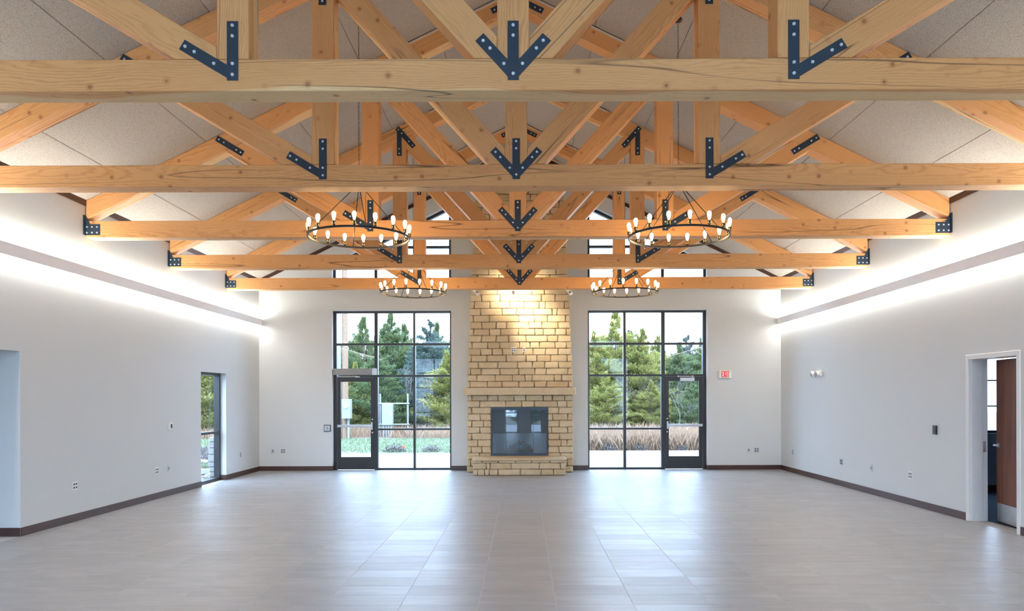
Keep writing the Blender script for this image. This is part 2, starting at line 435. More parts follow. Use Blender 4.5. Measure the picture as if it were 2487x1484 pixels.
# back wall with two storefront openings and two sloping gable windows
WX = [(-4.385, -1.607), (1.584, 4.371)]; WT = 3.735; GS = 4.36
def zg(x): return zc(x) - 0.455          # head of the gable windows
bm = bmesh.new()
def prism(pts): add_prism(bm, pts, YB, YB + T)
prism([(-XW, 0), (WX[0][0], 0), (WX[0][0], zc(WX[0][0]) + 0.1), (-XW, ZE + 0.1)])
prism([(WX[0][1], 0), (WX[1][0], 0), (WX[1][0], zc(WX[1][0]) + 0.1), (0, zc(0) + 0.1), (WX[0][1], zc(WX[0][1]) + 0.1)])
prism([(WX[1][1], 0), (XW, 0), (XW, ZE + 0.1), (WX[1][1], zc(WX[1][1]) + 0.1)])
for a, b in WX:
    prism([(a, WT), (b, WT), (b, GS), (a, GS)])
    prism([(a, zg(a)), (b, zg(b)), (b, zc(b) + 0.1), (a, zc(a) + 0.1)])
tag(obj('wall_back', bm, M['wall']), kind='structure')
# unseen front wall behind the viewer, its openings enlarged to bring in daylight
FW = [(-5.4, -1.45), (-0.8, -0.2), (0.45, 0.95), (1.45, 5.4)]
FT, FS = 3.735, 4.25
bm = bmesh.new()
xs = [-XW] + [v for q in FW for v in q] + [XW]
for i in range(0, 10, 2): add_prism(bm, [(xs[i], 0), (xs[i + 1], 0), (xs[i + 1], FT), (xs[i], FT)], YF - 0.3, YF)
add_prism(bm, [(-XW, FT), (XW, FT), (XW, FS), (-XW, FS)], YF - 0.3, YF)
for s_ in (-1, 1):
    add_prism(bm, [(s_ * 5.0, FS), (s_ * XW, FS), (s_ * XW, ZE + 0.1), (s_ * 5.0, zc(5.0) + 0.1)], YF - 0.3, YF)
    add_prism(bm, [(0, FS), (s_ * 1.3, FS), (s_ * 1.3, zc(1.3) + 0.1), (0, zc(0) + 0.1)], YF - 0.3, YF)
    add_prism(bm, [(s_ * 1.3, zg(1.3)), (s_ * 5.0, zg(5.0)), (s_ * 5.0, zc(5.0) + 0.1), (s_ * 1.3, zc(1.3) + 0.1)], YF - 0.3, YF)
tag(obj('wall_front', bm, M['wall']), kind='structure')

# ------------------------------------------------------------------ ceiling boards
bm = bmesh.new()
for s in (-1, 1):
    add_prism(bm, [(0, zc(0) + 0.03), (s * (XW + 0.6), zc(XW + 0.6) + 0.03), (s * (XW + 0.6), zc(XW + 0.6) + 0.25), (0, zc(0) + 0.25)], YF - 0.3, YB + 0.4)
ce = obj('ceiling', bm, M['plastic_dark']); tag(ce, kind='structure')
ts = [-0.491, 0.605, 1.701, 2.797, 3.893, 4.989, XW]
ybs = [YF, 0.64, 3.08, 5.52, 7.96, 10.40, 12.84, 15.28, YB]
for s in (-1, 1):
    for i in range(6):
        x0, x1 = XW - max(ts[i], 0.0), XW - ts[i + 1]
        for j in range(len(ybs) - 1):
            bm = bmesh.new(); g = 0.003
            xa, xb = x1 + (g if i < 5 else 0.001), x0 - g
            pts = [(s * (xa - x1), zc(xa) - zc(x1)), (s * (xb - x1), zc(xb) - zc(x1)), (s * (xb - x1), zc(xb) - zc(x1) + 0.028), (s * (xa - x1), zc(xa) - zc(x1) + 0.028)]
            ya, yb = ybs[j] + g, ybs[j + 1] - g
            add_prism(bm, pts, 0, yb - ya)
            bmesh.ops.bevel(bm, geom=[e for e in bm.edges if all(v.co.z < zc(0) for v in e.verts)], offset=0.003, segments=1, affect='EDGES')
            obj('ceiling_panel', bm, M['panel'], ce, (s * x1, ya, zc(x1)))
# brown trims where the walls meet the ceiling
for n_, s in (('trim_1', -1), ('trim_2', 1)):
    bm = bmesh.new(); add_prism(bm, [(s * XW, ZE - 0.075), (s * (XW - 0.02), ZE - 0.075), (s * (XW - 0.02), ZE + 0.008), (s * XW, ZE)], YF, YB)
    tag(obj(n_, bm, M['base']), kind='structure')
for n_, s in (('trim_3', -1), ('trim_4', 1)):
    bm = bmesh.new(); add_prism(bm, [(0, zc(0)), (s * XW, ZE), (s * XW, ZE - 0.085), (0, zc(0) - 0.085)], YB - 0.02, YB)
    tag(obj(n_, bm, M['base']), kind='structure')

# ------------------------------------------------------------------ baseboards (boards are pieces)
BH = 0.105
def baseboard(name, runs):
    root = tag(empty(name), kind='structure')
    for (x0, y0, x1, y1) in runs:
        d = Vector((x1 - x0, y1 - y0, 0)); L = d.length; d.normalize(); ang = math.atan2(d.y, d.x)
        bm = bmesh.new(); add_box(bm, 0.0008, L - 0.0008, 0, 0.014, 0, BH, bevel=0.002)
        obj('board', bm, M['base'], root, (x0, y0, 0.0), (0, 0, ang))
    return root
# left wall: board thickness faces +x  -> run towards -y gives local +y = +x
baseboard('baseboard_left', [(-XW, LW0, -XW, 10.86), (-XW, 10.86, -XW, LO1), (-XW, YB, -XW, LW1), (-XW, LW1, -XW - 0.115, LW1),
                             (-XW, LO1, -XW - 2.44, LO1), (-XW, LO0, -XW, 3.6), (-XW, 3.6, -XW, 0.9), (-XW, 0.9, -XW, YF)])
baseboard('baseboard_right', [(XW, RD1 + 0.055, XW, 11.52), (XW, 11.52, XW, 13.96), (XW, 13.96, XW, 15.45), (XW, 15.45, XW, YB), (XW, 6.4, XW, RD0 - 0.055), (XW, 3.9, XW, 6.4), (XW, YF, XW, 3.9)])
baseboard('baseboard_back', [(WX[0][0], YB, -XW, YB), (WX[0][0], YG - 0.06, WX[0][0], YB), (-1.2, YB, WX[0][1], YB), (WX[1][0], YB, 1.2, YB), (XW, YB, WX[1][1], YB), (WX[1][1], YB, WX[1][1], YG - 0.06)])

# ------------------------------------------------------------------ storefront glazing
def bar(root, name, x0, x1, z0, z1, y0=YG - 0.06, y1=YG + 0.06, mat='frame', bev=0.002):
    return box(name, x0, x1, y0, y1, z0, z1, M[mat], root, bev)
def pane(root, x0, x1, z0, z1, y=YG, name='glass_pane', mat='glass'):
    return box(name, x0, x1, y - 0.004, y + 0.004, z0, z1, M[mat], root)
ZH = [0.0, 0.045, 0.935, 0.978, 2.186, 2.232, 2.93, 2.978, 3.69, WT]
def storefront(n, a, b, door_right):
    root = tag(empty('window_%d' % n, (0, 0, 0)), kind='structure')
    if door_right: V = [(a, a + 0.045), (2.43, 2.49), (3.32, 3.405), (b - 0.075, b)]
    else: V = [(a, a + 0.075), (-3.425, -3.345), (-2.512, -2.462), (b - 0.045, b)]
    for (x0, x1) in V: bar(root, 'mullion', x0, x1, 0, WT)
    for k in range(3):
        x0, x1 = V[k][1], V[k + 1][0]
        is_door = (k == 2) if door_right else (k == 0)
        bar(root, 'transom', x0, x1, ZH[8], ZH[9]); bar(root, 'transom', x0, x1, ZH[6], ZH[7])
        pane(root, x0, x1, ZH[7], ZH[8]); pane(root, x0, x1, ZH[5], ZH[6])
        bar(root, 'transom', x0, x1, ZH[4] - (0.0 if not is_door else 0.0), ZH[5])
        if not is_door:
            bar(root, 'transom', x0, x1, ZH[2], ZH[3]); bar(root, 'transom', x0, x1, ZH[0], ZH[1])
            pane(root, x0, x1, ZH[3], ZH[4]); pane(root, x0, x1, ZH[1], ZH[2])
        else: dx = (x0, x1)
    return root, dx
w1, d1 = storefront(1, WX[0][0], WX[0][1], False)
w2, d2 = storefront(2, WX[1][0], WX[1][1], True)
def exit_door(n, x0, x1, latch_right, operator):
    root = tag(empty('door_%d' % n, (0, 0, 0)), kind='structure')
    x0 += 0.006; x1 -= 0.006; z0, z1 = 0.012, ZH[4] - 0.006; y0, y1 = YG - 0.05, YG - 0.005
    sx = 0.085
    bar(root, 'stile', x0, x0 + sx, z0, z1, y0, y1); bar(root, 'stile', x1 - sx, x1, z0, z1, y0, y1)
    bar(root, 'rail', x0 + sx, x1 - sx, z0, 0.305, y0, y1); bar(root, 'rail', x0 + sx, x1 - sx, 2.075, z1, y0, y1)
    pane(root, x0 + sx, x1 - sx, 0.305, 2.075, (y0 + y1) / 2)
    zb = 1.035
    l0, l1 = (x1 - 0.04, x0 + 0.01) if latch_right else (x0 + 0.04, x1 - 0.01)
    lo, hi = min(l0, l1), max(l0, l1)
    pb = bar(root, 'panic_bar', lo + 0.0, hi, zb - 0.03, zb + 0.03, y0 - 0.055, y0 - 0.012, 'alu', 0.006)
    w = hi - lo
    if latch_right: p0, p1 = lo + w * 0.42, hi - 0.07
    else: p0, p1 = lo + 0.07, lo + w * 0.58
    pad = box('push_pad', p0, p1, y0 - 0.068, y0 - 0.0555, zb - 0.024, zb + 0.024, M['plate'], root, 0.003)
    bar(root, 'bar_mount', hi - 0.05, hi, zb - 0.032, zb + 0.032, y0 - 0.012, y0, 'alu'); bar(root, 'bar_mount', lo, lo + 0.05, zb - 0.032, zb + 0.032, y0 - 0.012, y0, 'alu')
    xl = x1 - 0.045 if latch_right else x0 + 0.045
    bar(root, 'latch_case', xl - 0.016, xl + 0.016, zb - 0.09, zb + 0.09, y0 - 0.06, y0, 'alu', 0.008)
    for dz in (-0.155, 0.155):
        bm = bmesh.new(); add_cyl(bm, (xl, y0 - 0.012, zb + dz), (xl, y0, zb + dz), 0.017, n=16); obj('lock_cylinder', bm, M['plate'], root, smooth=True)
    return root
exit_door(1, d1[0], d1[1], True, True)
exit_door(2, d2[0], d2[1], False, False)
# door operator over the left exit door
t = thing('door_operator', 'long grey door operator box above the exit door with the push button', 'door operator', (-3.87, YG - 0.06, 2.19))
box('housing', -4.37 + 3.87, -3.36 + 3.87, -0.11, 0, 0.045, 0.19, M['plastic_grey'], t, 0.004)
box('end_cap', -3.455 + 3.87, -3.352 + 3.87, -0.114, -0.1105, 0.04, 0.195, M['alu'], t, 0.001)
bm = bmesh.new(); add_cyl(bm, (-0.41, -0.05, 0.045), (-0.41, -0.05, 0.005), 0.022, n=14); add_box(bm, -0.42, 0.06, -0.062, -0.045, 0.006, 0.018); add_box(bm, 0.0, 0.11, -0.045, -0.02, -0.012, 0.012)
obj('arm', bm, M['alu'], t)
t = thing('door_closer', 'small silver door closer at the top of the exit door near the exit sign', 'door closer', (3.9, YG - 0.06, 2.05))
box('housing', -0.15, 0.19, -0.06, 0.0, 0.02, 0.105, M['alu'], t, 0.008)
bm = bmesh.new(); add_box(bm, -0.2, 0.16, -0.05, -0.036, 0.125, 0.14); add_cyl(bm, (0.15, -0.043, 0.105), (0.15, -0.043, 0.15), 0.02, n=14); add_cyl(bm, (-0.19, -0.043, 0.115), (-0.19, -0.043, 0.15), 0.014, n=12)
obj('arm', bm, M['alu'], t)

def gable(n, a, b, ms):
    """frame a..b under the sloping head, inner side higher"""
    root = tag(empty('window_%d' % n), kind='structure')
    y0, y1 = YG - 0.06, YG + 0.06; zt = lambda x: zg(x)
    out = min(abs(a), abs(b)); sgn = 1 if a > 0 else -1
    bm = bmesh.new(); fw = 0.06
    add_prism(bm, [(a, zt(a)), (b, zt(b)), (b, zt(b) - 0.07), (a, zt(a) - 0.07)], y0, y1); obj('head_frame', bm, M['frame'], root)
    bar(root, 'sill_frame', a, b, GS, GS + 0.05)
    edges = [(a, a + fw)] + ms + [(b - fw, b)]
    for (x0, x1) in edges:
        bm = bmesh.new(); add_prism(bm, [(x0, GS + 0.05), (x1, GS + 0.05), (x1, zt(x1) - 0.07), (x0, zt(x0) - 0.07)], y0, y1); obj('mullion', bm, M['frame'], root)
    zm = 5.243
    for k in range(len(edges) - 1):
        x0, x1 = edges[k][1], edges[k + 1][0]
        t0, t1 = zt(x0) - 0.07, zt(x1) - 0.07
        P = [(x0, GS + 0.05), (x1, GS + 0.05), (x1, t1), (x0, t0)]
        if max(t0, t1) > zm + 0.04:
            lo = clip(P, 0, zm - 0.024, 0, 1); hi = clip(P, 0, zm + 0.024, 0, -1); mid = clip(clip(P, 0, zm + 0.024, 0, 1), 0, zm - 0.024, 0, -1)
            bm = bmesh.new(); add_prism(bm, mid, y0, y1); obj('transom', bm, M['frame'], root)
            parts = [lo, hi]
        else: parts = [P]
        for q in parts:
            if len(q) > 2: bm = bmesh.new(); add_prism(bm, q, YG - 0.004, YG + 0.004); obj('glass_pane', bm, M['glass'], root)
gable(3, WX[0][0], WX[0][1], [(-3.42, -3.35), (-2.512, -2.462)])
gable(4, WX[1][0], WX[1][1], [(2.43, 2.48), (3.32, 3.39)])
# narrow window in the left wall
root = tag(empty('window_5'), kind='structure')
wx0, wx1 = -XW - 0.235, -XW - 0.115
def sbar(name, y0, y1, z0, z1, xx0=wx0, xx1=wx1, mat='frame'): return box(name, xx0, xx1, y0, y1, z0, z1, M[mat], root, 0.002)
sbar('mullion', LW0, LW0 + 0.05, 0, LWZ); sbar('mullion', LW1 - 0.05, LW1, 0, LWZ)
for z0, z1 in ((0, 0.06), (0.97, 1.02), (LWZ - 0.05, LWZ)): sbar('transom', LW0 + 0.05, LW1 - 0.05, z0, z1)
for z0, z1 in ((0.06, 0.97), (1.02, LWZ - 0.05)): sbar('glass_pane', LW0 + 0.05, LW1 - 0.05, z0, z1, wx0 + 0.05, wx0 + 0.058, 'glass')
# glazing of the front wall
root = tag(empty('window_6'), kind='structure')
for a, b in FW:
    for x in ([a + (b - a) * k / 4 for k in range(5)] if b - a > 2 else [a, b]): box('mullion', x - 0.025, x + 0.025, YF - 0.2, YF - 0.1, 0, FT, M['frame'], root)
    for z in (0.0, 0.95, 2.2, 2.95, FT - 0.05): box('transom', a, b, YF - 0.19, YF - 0.11, z, z + 0.05, M['frame'], root)
    box('glass_pane', a, b, YF - 0.154, YF - 0.146, 0.05, FT - 0.05, M['glass'], root)
for s_ in (-1, 1):
    for x in (1.33, 2.5, 3.75, 4.97):
        bm = bmesh.new(); add_prism(bm, [(s_ * (x - 0.025), FS), (s_ * (x + 0.025), FS), (s_ * (x + 0.025), zg(x) - 0.02), (s_ * (x - 0.025), zg(x) - 0.02)], YF - 0.2, YF - 0.1); obj('mullion', bm, M['frame'], root)
    bm = bmesh.new(); add_prism(bm, [(s_ * 1.3, FS), (s_ * 5.0, FS), (s_ * 5.0, zg(5.0)), (s_ * 1.3, zg(1.3))], YF - 0.154, YF - 0.146); obj('glass_pane', bm, M['glass'], root)

# ------------------------------------------------------------------ entry passage behind the left opening
EX = -9.6
bm = bmesh.new()
add_box(bm, EX, -XW - TL, LO1, LO1 + 0.15, 0, LOZ + 0.3); add_box(bm, EX, -XW - TL, LO0 - 0.15, LO0, 0, LOZ + 0.3); add_box(bm, EX - 0.2, EX, 7.15, LO1 + 0.15, 0, LOZ + 0.3)  # end wall box added, unseen, to shrink the window and dim the passage
tag(obj('wall_passage', bm, M['wall']), kind='structure')
tag(box('ceiling_passage', EX, -XW - TL, LO0 - 0.15, LO1 + 0.15, LOZ, LOZ + 0.15, M['wall']), kind='structure')
tag(box('floor_passage', EX, -XW - T + 0.01, LO0, LO1, -0.1, -0.001, M['tile']), kind='structure')
root = tag(empty('window_7'), kind='structure')
for y in (LO0, 7.09): box('mullion', EX + 0.02, EX + 0.1, y, y + 0.06, 0, LOZ, M['frame'], root)
for z in (0.0, LOZ - 0.06): box('transom', EX + 0.02, EX + 0.1, LO0 + 0.06, 7.09, z, z + 0.06, M['frame'], root)
box('glass_pane', EX + 0.055, EX + 0.062, LO0 + 0.06, 7.09, 0.06, LOZ - 0.06, M['glass'], root)

# ------------------------------------------------------------------ side room behind the brown door
SX1, SY0, SY1 = 9.6, 8.2, 13.0
bm = bmesh.new()
SWA, SWB, SWZ0, SWZ1 = 7.7, 9.0, 1.03, 2.45
add_box(bm, XW + TR, SWA, SY1, SY1 + 0.2, 0, 2.7); add_box(bm, SWB, SX1, SY1, SY1 + 0.2, 0, 2.7)
add_box(bm, SWA, SWB, SY1, SY1 + 0.2, 0, SWZ0); add_box(bm, SWA, SWB, SY1, SY1 + 0.2, SWZ1, 2.7)
add_box(bm, SX1, SX1 + 0.2, SY0, SY1, 0, 2.7); add_box(bm, XW + TR, SX1, SY0 - 0.2, SY0, 0, 2.7)
tag(obj('wall_side_room', bm, M['side_wall']), kind='structure')
tag(box('ceiling_side_room', XW + TR, SX1, SY0, SY1, 2.7, 2.85, M['side_wall']), kind='structure')
tag(box('floor_side_room', XW + TR, SX1, SY0, SY1, -0.1, 0.004, M['carpet']), kind='structure')
tag(box('baseboard_side_room', XW + TR, SX1, SY1 - 0.015, SY1, 0.004, 0.11, M['base']), kind='structure')
root = tag(empty('window_8'), kind='structure')
for x in (SWA, SWB - 0.05): box('mullion', x, x + 0.05, SY1 + 0.05, SY1 + 0.12, SWZ0, SWZ1, M['frame'], root)
for z in (SWZ0, 1.50, 1.96, SWZ1 - 0.05): box('transom', SWA + 0.05, SWB - 0.05, SY1 + 0.055, SY1 + 0.115, z, z + (0.05 if z in (SWZ0,) else 0.025), M['frame'], root)
box('glass_pane', SWA + 0.05, SWB - 0.05, SY1 + 0.082, SY1 + 0.088, SWZ0, SWZ1, M['glass'], root)
# door 3: painted steel frame, veneered leaf ajar
root = tag(empty('door_3', (XW, RD0, 0)), kind='structure')
fw = 0.05
def fb(name, x0, x1, y0, y1, z0, z1, mat='white_paint', bev=0.003): return box(name, x0 - XW, x1 - XW, y0 - RD0, y1 - RD0, z0, z1, M[mat], root, bev)
fb('door_frame', XW - 0.014, XW + TR + 0.01, RD1 - 0.012, RD1 + fw, 0, RDZ + fw); fb('door_frame', XW - 0.014, XW + TR + 0.01, RD0 - fw, RD0 + 0.012, 0, RDZ + fw)
fb('door_frame', XW - 0.014, XW + TR + 0.01, RD0 + 0.012, RD1 - 0.012, RDZ - 0.012, RDZ + fw)
fb('door_stop', XW + 0.03, XW + 0.17, RD1 - 0.028, RD1 - 0.012, 0, RDZ - 0.012); fb('door_stop', XW + 0.03, XW + 0.17, RD0 + 0.012, RD0 + 0.028, 0, RDZ - 0.012)
fb('strike_plate', XW + 0.185, XW + 0.225, RD1 - 0.0145, RD1 - 0.0118, 0.93, 1.08, 'plate', 0)
ang = math.radians(9.2); LW_ = 0.915
leaf = empty('door_leaf', (TR - 0.055, 0.016, 0.0), 0, root); leaf.rotation_euler = (0, 0, -ang)
lw = box('leaf_panel', 0, 0.044, 0, LW_, 0.012, RDZ - 0.02, M['door_wood'], leaf, 0.002)
kp = box('kick_plate', -0.0022, -0.0002, 0.02, LW_ - 0.02, 0.02, 0.26, M['plate'], leaf)
bm = bmesh.new(); yh, zh = LW_ - 0.07, 1.03
add_cyl(bm, (-0.012, yh, zh), (0.0, yh, zh), 0.033, n=20); add_cyl(bm, (-0.06, yh, zh), (-0.012, yh, zh), 0.011, n=12)
add_box(bm, -0.07, -0.052, yh - 0.115, yh + 0.012, zh - 0.011, zh + 0.011, bevel=0.004)
obj('lever_handle', bm, M['plate'], leaf)
bm = bmesh.new(); add_box(bm, -0.0, 0.02, LW_ - 0.001, LW_ + 0.003, 0.96, 1.1); add_box(bm, 0.012, 0.03, LW_, LW_ + 0.014, 1.01, 1.05); obj('latch', bm, M['plate'], leaf)
# power strip plate beyond the gap
o = box('outlet_plate', 8.22, 8.31, SY1 - 0.012, SY1, 0.42, 0.54, M['plastic_dark']); tag(o, 'dark outlet plate under the window of the side room seen past the brown door', 'outlet')

# ------------------------------------------------------------------ roof trusses
TB, TT_, TWD, TDP = 3.952, 4.186, 0.235, 0.215     # bottom chord bottom/top, timber width, depth
TX = 6.078
LT = 0.004                                          # top chord top sits just under the boards
cosS = 1 / math.sqrt(1 + SL * SL)
def ztop(x): return zc(x) - LT
def zbot(x): return ztop(x) - TWD / cosS
def timber(name, axis, poly, parent, yoff=0.0):
    """poly in truss xz; axis = (x0,z0,x1,z1) gives the grain direction (local x)"""
    x0, z0, x1, z1 = axis; a = math.atan2(z1 - z0, x1 - x0); ca, sa = math.cos(a), math.sin(a)
    loc = [((x - x0) * ca + (z - z0) * sa, -(x - x0) * sa + (z - z0) * ca) for x, z in poly]
    bm = bmesh.new(); add_prism(bm, loc, 0, TDP)
    bmesh.ops.bevel(bm, geom=list(bm.edges), offset=0.005, segments=1, affect='EDGES')
    return obj(name, bm, M['wood'], parent, (x0, yoff, z0), (0, -a, 0))
def strip_poly(x0, z0, x1, z1, w, ext=3.0):
    d = Vector((x1 - x0, z1 - z0)).normalized(); n = Vector((-d.y, d.x)) * w / 2
    a = Vector((x0, z0)) - d * ext; b = Vector((x1, z1)) + d * ext
    return [tuple(a - n), tuple(b - n), tuple(b + n), tuple(a + n)]
bolt_bm = bmesh.new()
add_cyl(bolt_bm, (0, 0, 0), (0, -0.002, 0), 0.0125, n=12); add_cyl(bolt_bm, (0, -0.002, 0), (0, -0.0105, 0), 0.0105, 0.0095, n=6)
bolt_me = bpy.data.meshes.new('bolt'); bmesh.ops.recalc_face_normals(bolt_bm, faces=bolt_bm.faces); bolt_bm.to_mesh(bolt_me); bolt_bm.free(); bolt_me.materials.append(M['bolt'])
def steel(name, polys, bolts, parent, base):
    """polys: list of outlines in truss xz (one flat plate), bolts at (x, z)"""
    bx, bz = base; bm = bmesh.new()
    for k, p in enumerate(polys):
        add_prism(bm, [(x - bx, z - bz) for x, z in p], -0.0065 - 0.0004 * k, 0.0)
    pl = obj(name, bm, M['steel'], parent, (bx, -0.0005, bz))
    for i, (x, z) in enumerate(bolts):
        link('bolt', bolt_me, None, pl, (x - bx, -0.0066, z - bz), (0, 0.37 * i, 0))
    return pl
def strap(x0, z0, x1, z1, w=0.082):
    d = Vector((x1 - x0, z1 - z0)).normalized(); n = Vector((-d.y, d.x)) * w / 2
    a, b = Vector((x0, z0)), Vector((x1, z1))
    return [tuple(a - n), tuple(b - n), tuple(b + n), tuple(a + n)]
def make_truss(y, label):
    t = thing('roof_truss', label, 'roof truss', (0, y, 0), 0, 'timber trusses carrying the ceiling')
    timber('bottom_chord', (-TX, (TB + TT_) / 2, TX, (TB + TT_) / 2), [(-TX, TB), (TX, TB), (TX, TT_), (-TX, TT_)], t)
    # king post
    p = strip_poly(0, TT_, 0, 8, TWD, 0.0); p = [(x, z) for x, z in p]
    p = [(-TWD / 2, TT_ + 0.003), (TWD / 2, TT_ + 0.003), (TWD / 2, zbot(TWD / 2) - 0.002), (0, zbot(0) - 0.002), (-TWD / 2, zbot(TWD / 2) - 0.002)]
    timber('king_post', (0, TT_, 0, 7), p, t)
    XP = 2.075
    for s in (-1, 1):
        # top chord
        P = [(0.001, zbot(0)), (TX, zbot(TX)), (TX, ztop(TX)), (0.001, ztop(0))]
        P = clip(P, 0, TT_ + 0.012, 0, -1)
        P = [(s * x, z) for x, z in P]
        timber('top_chord', (s * TX, zc(TX) - 0.13, 0, zc(0) - 0.13) if s < 0 else (0, zc(0) - 0.13, TX, zc(TX) - 0.13), P, t)
        # web post
        a, b = XP - TWD / 2, XP + TWD / 2
        P = [(s * a, TT_ + 0.003), (s * b, TT_ + 0.003), (s * b, zbot(b) - 0.002), (s * a, zbot(a) - 0.002)]
        timber('web_post', (s * XP, TT_, s * XP, 7), P, t)
        # inner diagonal: foot of the king post up to the head of the web post
        P = strip_poly(0, 4.045, 1, 4.045 + 1.105, TWD)
        P = clip(P, 0, TT_ + 0.003, 0, -1); P = clip(P, TWD / 2 + 0.003, 0, -1, 0); P = clip(P, XP - TWD / 2 - 0.003, 0, 1, 0)
        P = clip(P, 0, zbot(0) - 0.003, SL * cosS, cosS)
        timber('diagonal_brace', (0, 4.045, s * 1, 5.15), [(s * x, z) for x, z in P], t)
        # outer diagonal: foot of the web post up to the top chord
        P = strip_poly(XP, 4.07, XP + 1, 4.67, TWD)
        P = clip(P, 0, TT_ + 0.003, 0, -1); P = clip(P, XP + TWD / 2 + 0.003, 0, -1, 0); P = clip(P, 0, zbot(0) - 0.003, SL * cosS, cosS)
        timber('diagonal_brace', (s * XP, 4.07, s * (XP + 1), 4.67), [(s * x, z) for x, z in P], t)
        # foot plate of the web post
        steel('steel_plate', [strap(s * XP, 4.028, s * XP, 4.465), strap(s * (XP - 0.0), 4.07, s * 2.448, 4.294)],
              [(s * XP, z) for z in (4.434, 4.355, 4.151, 4.07)] + [(s * 2.424, 4.279), (s * 2.356, 4.239), (s * 2.212, 4.152)], t, (s * XP, 4.15))
        # plate where the outer diagonal meets the top chord
        mx, mz = 4.05, 5.235; dx, dz = 0.857, 0.514
        steel('steel_plate', [strap(s * (mx - 0.215 * dx), mz - 0.215 * dz, s * (mx + 0.215 * dx), mz + 0.215 * dz)],
              [(s * (mx + q * dx), mz + q * dz) for q in (-0.18, -0.11, 0.095, 0.175)], t, (s * mx, mz))
        # plate at the head of the web post
        steel('steel_plate', [strap(s * XP, 6.31, s * XP, 5.90), strap(s * 2.115, 6.385, s * 1.82, 6.055)],
              [(s * XP, 6.02), (s * XP, 5.94), (s * 2.09, 6.357), (s * 2.03, 6.29), (s * 1.905, 6.15), (s * 1.845, 6.083)], t, (s * XP, 6.2))
        # pale packing strip, and a dark strip standing in for the gap's shade
        bm = bmesh.new(); xe = 1.55
        add_prism(bm, [(s * 0.002, ztop(0) - 0.012), (s * xe, ztop(xe) - 0.012), (s * xe, ztop(xe) - 0.042), (s * 0.002, ztop(0) - 0.042)], -0.012, -0.0005)
        obj('packing_strip', bm, M['trimwood'], t)
        bm = bmesh.new(); add_prism(bm, [(s * 0.002, ztop(0) - 0.001), (s * xe, ztop(xe) - 0.001), (s * xe, ztop(xe) - 0.011), (s * 0.002, ztop(0) - 0.011)], -0.009, -0.0005)
        obj('gap_shade_strip', bm, M['steel'], t)
        # wall bracket: flat plate, gusset and the wall leg
        wx = TX
        bk = [(s * wx, 3.985), (s * (wx - 0.2), 3.985), (s * (wx - 0.2), 4.138), (s * (wx - 0.065), 4.138), (s * wx, 4.262)]
        pl = steel('wall_bracket', [bk], [(s * (wx - q), z) for q in (0.02, 0.09, 0.16) for z in (4.02, 4.1)], t, (s * wx, 4.05))
        bm = bmesh.new(); x0, x1 = sorted((s * (wx + 0.001), s * (wx + 0.0105)))
        add_box(bm, x0, x1, -0.05, TDP + 0.03, 3.985, 4.262); obj('wall_leg', bm, M['steel'], t)
    # centre foot plate
    steel('steel_plate', [strap(0, 4.026, 0, 4.463), strap(0, 4.07, -0.249, 4.343), strap(0, 4.07, 0.249, 4.343)],
          [(0, 4.431), (0, 4.355), (0, 4.073)] + [(q * a, b) for q in (-1, 1) for a, b in ((0.222, 4.316), (0.171, 4.26), (0.069, 4.146))], t, (0, 4.2))
    # apex plate
    za = zc(0) - 0.145
    steel('steel_plate', [strap(0, za + 0.02, 0, za - 0.36), strap(0, za, -0.36, za - 0.36 * SL), strap(0, za, 0.36, za - 0.36 * SL)],
          [(0, za - 0.32), (0, za - 0.24), (0, za)] + [(q * a, za - a * SL) for q in (-1, 1) for a in (0.13, 0.25, 0.32)], t, (0, za))
    return t
for y, lab in ((5.41, 'timber roof truss closest to the viewer, with the largest bluish black steel plates'),
               (7.85, 'timber roof truss just in front of the two larger chandeliers, ends out of frame'),
               (10.29, 'timber roof truss just behind the two larger chandeliers, both wall brackets showing'),
               (12.73, 'timber roof truss just in front of the two smaller looking chandeliers'),
               (15.17, 'timber roof truss next to the stone fireplace, flood lamps behind its bottom beam')):
    make_truss(y, lab)

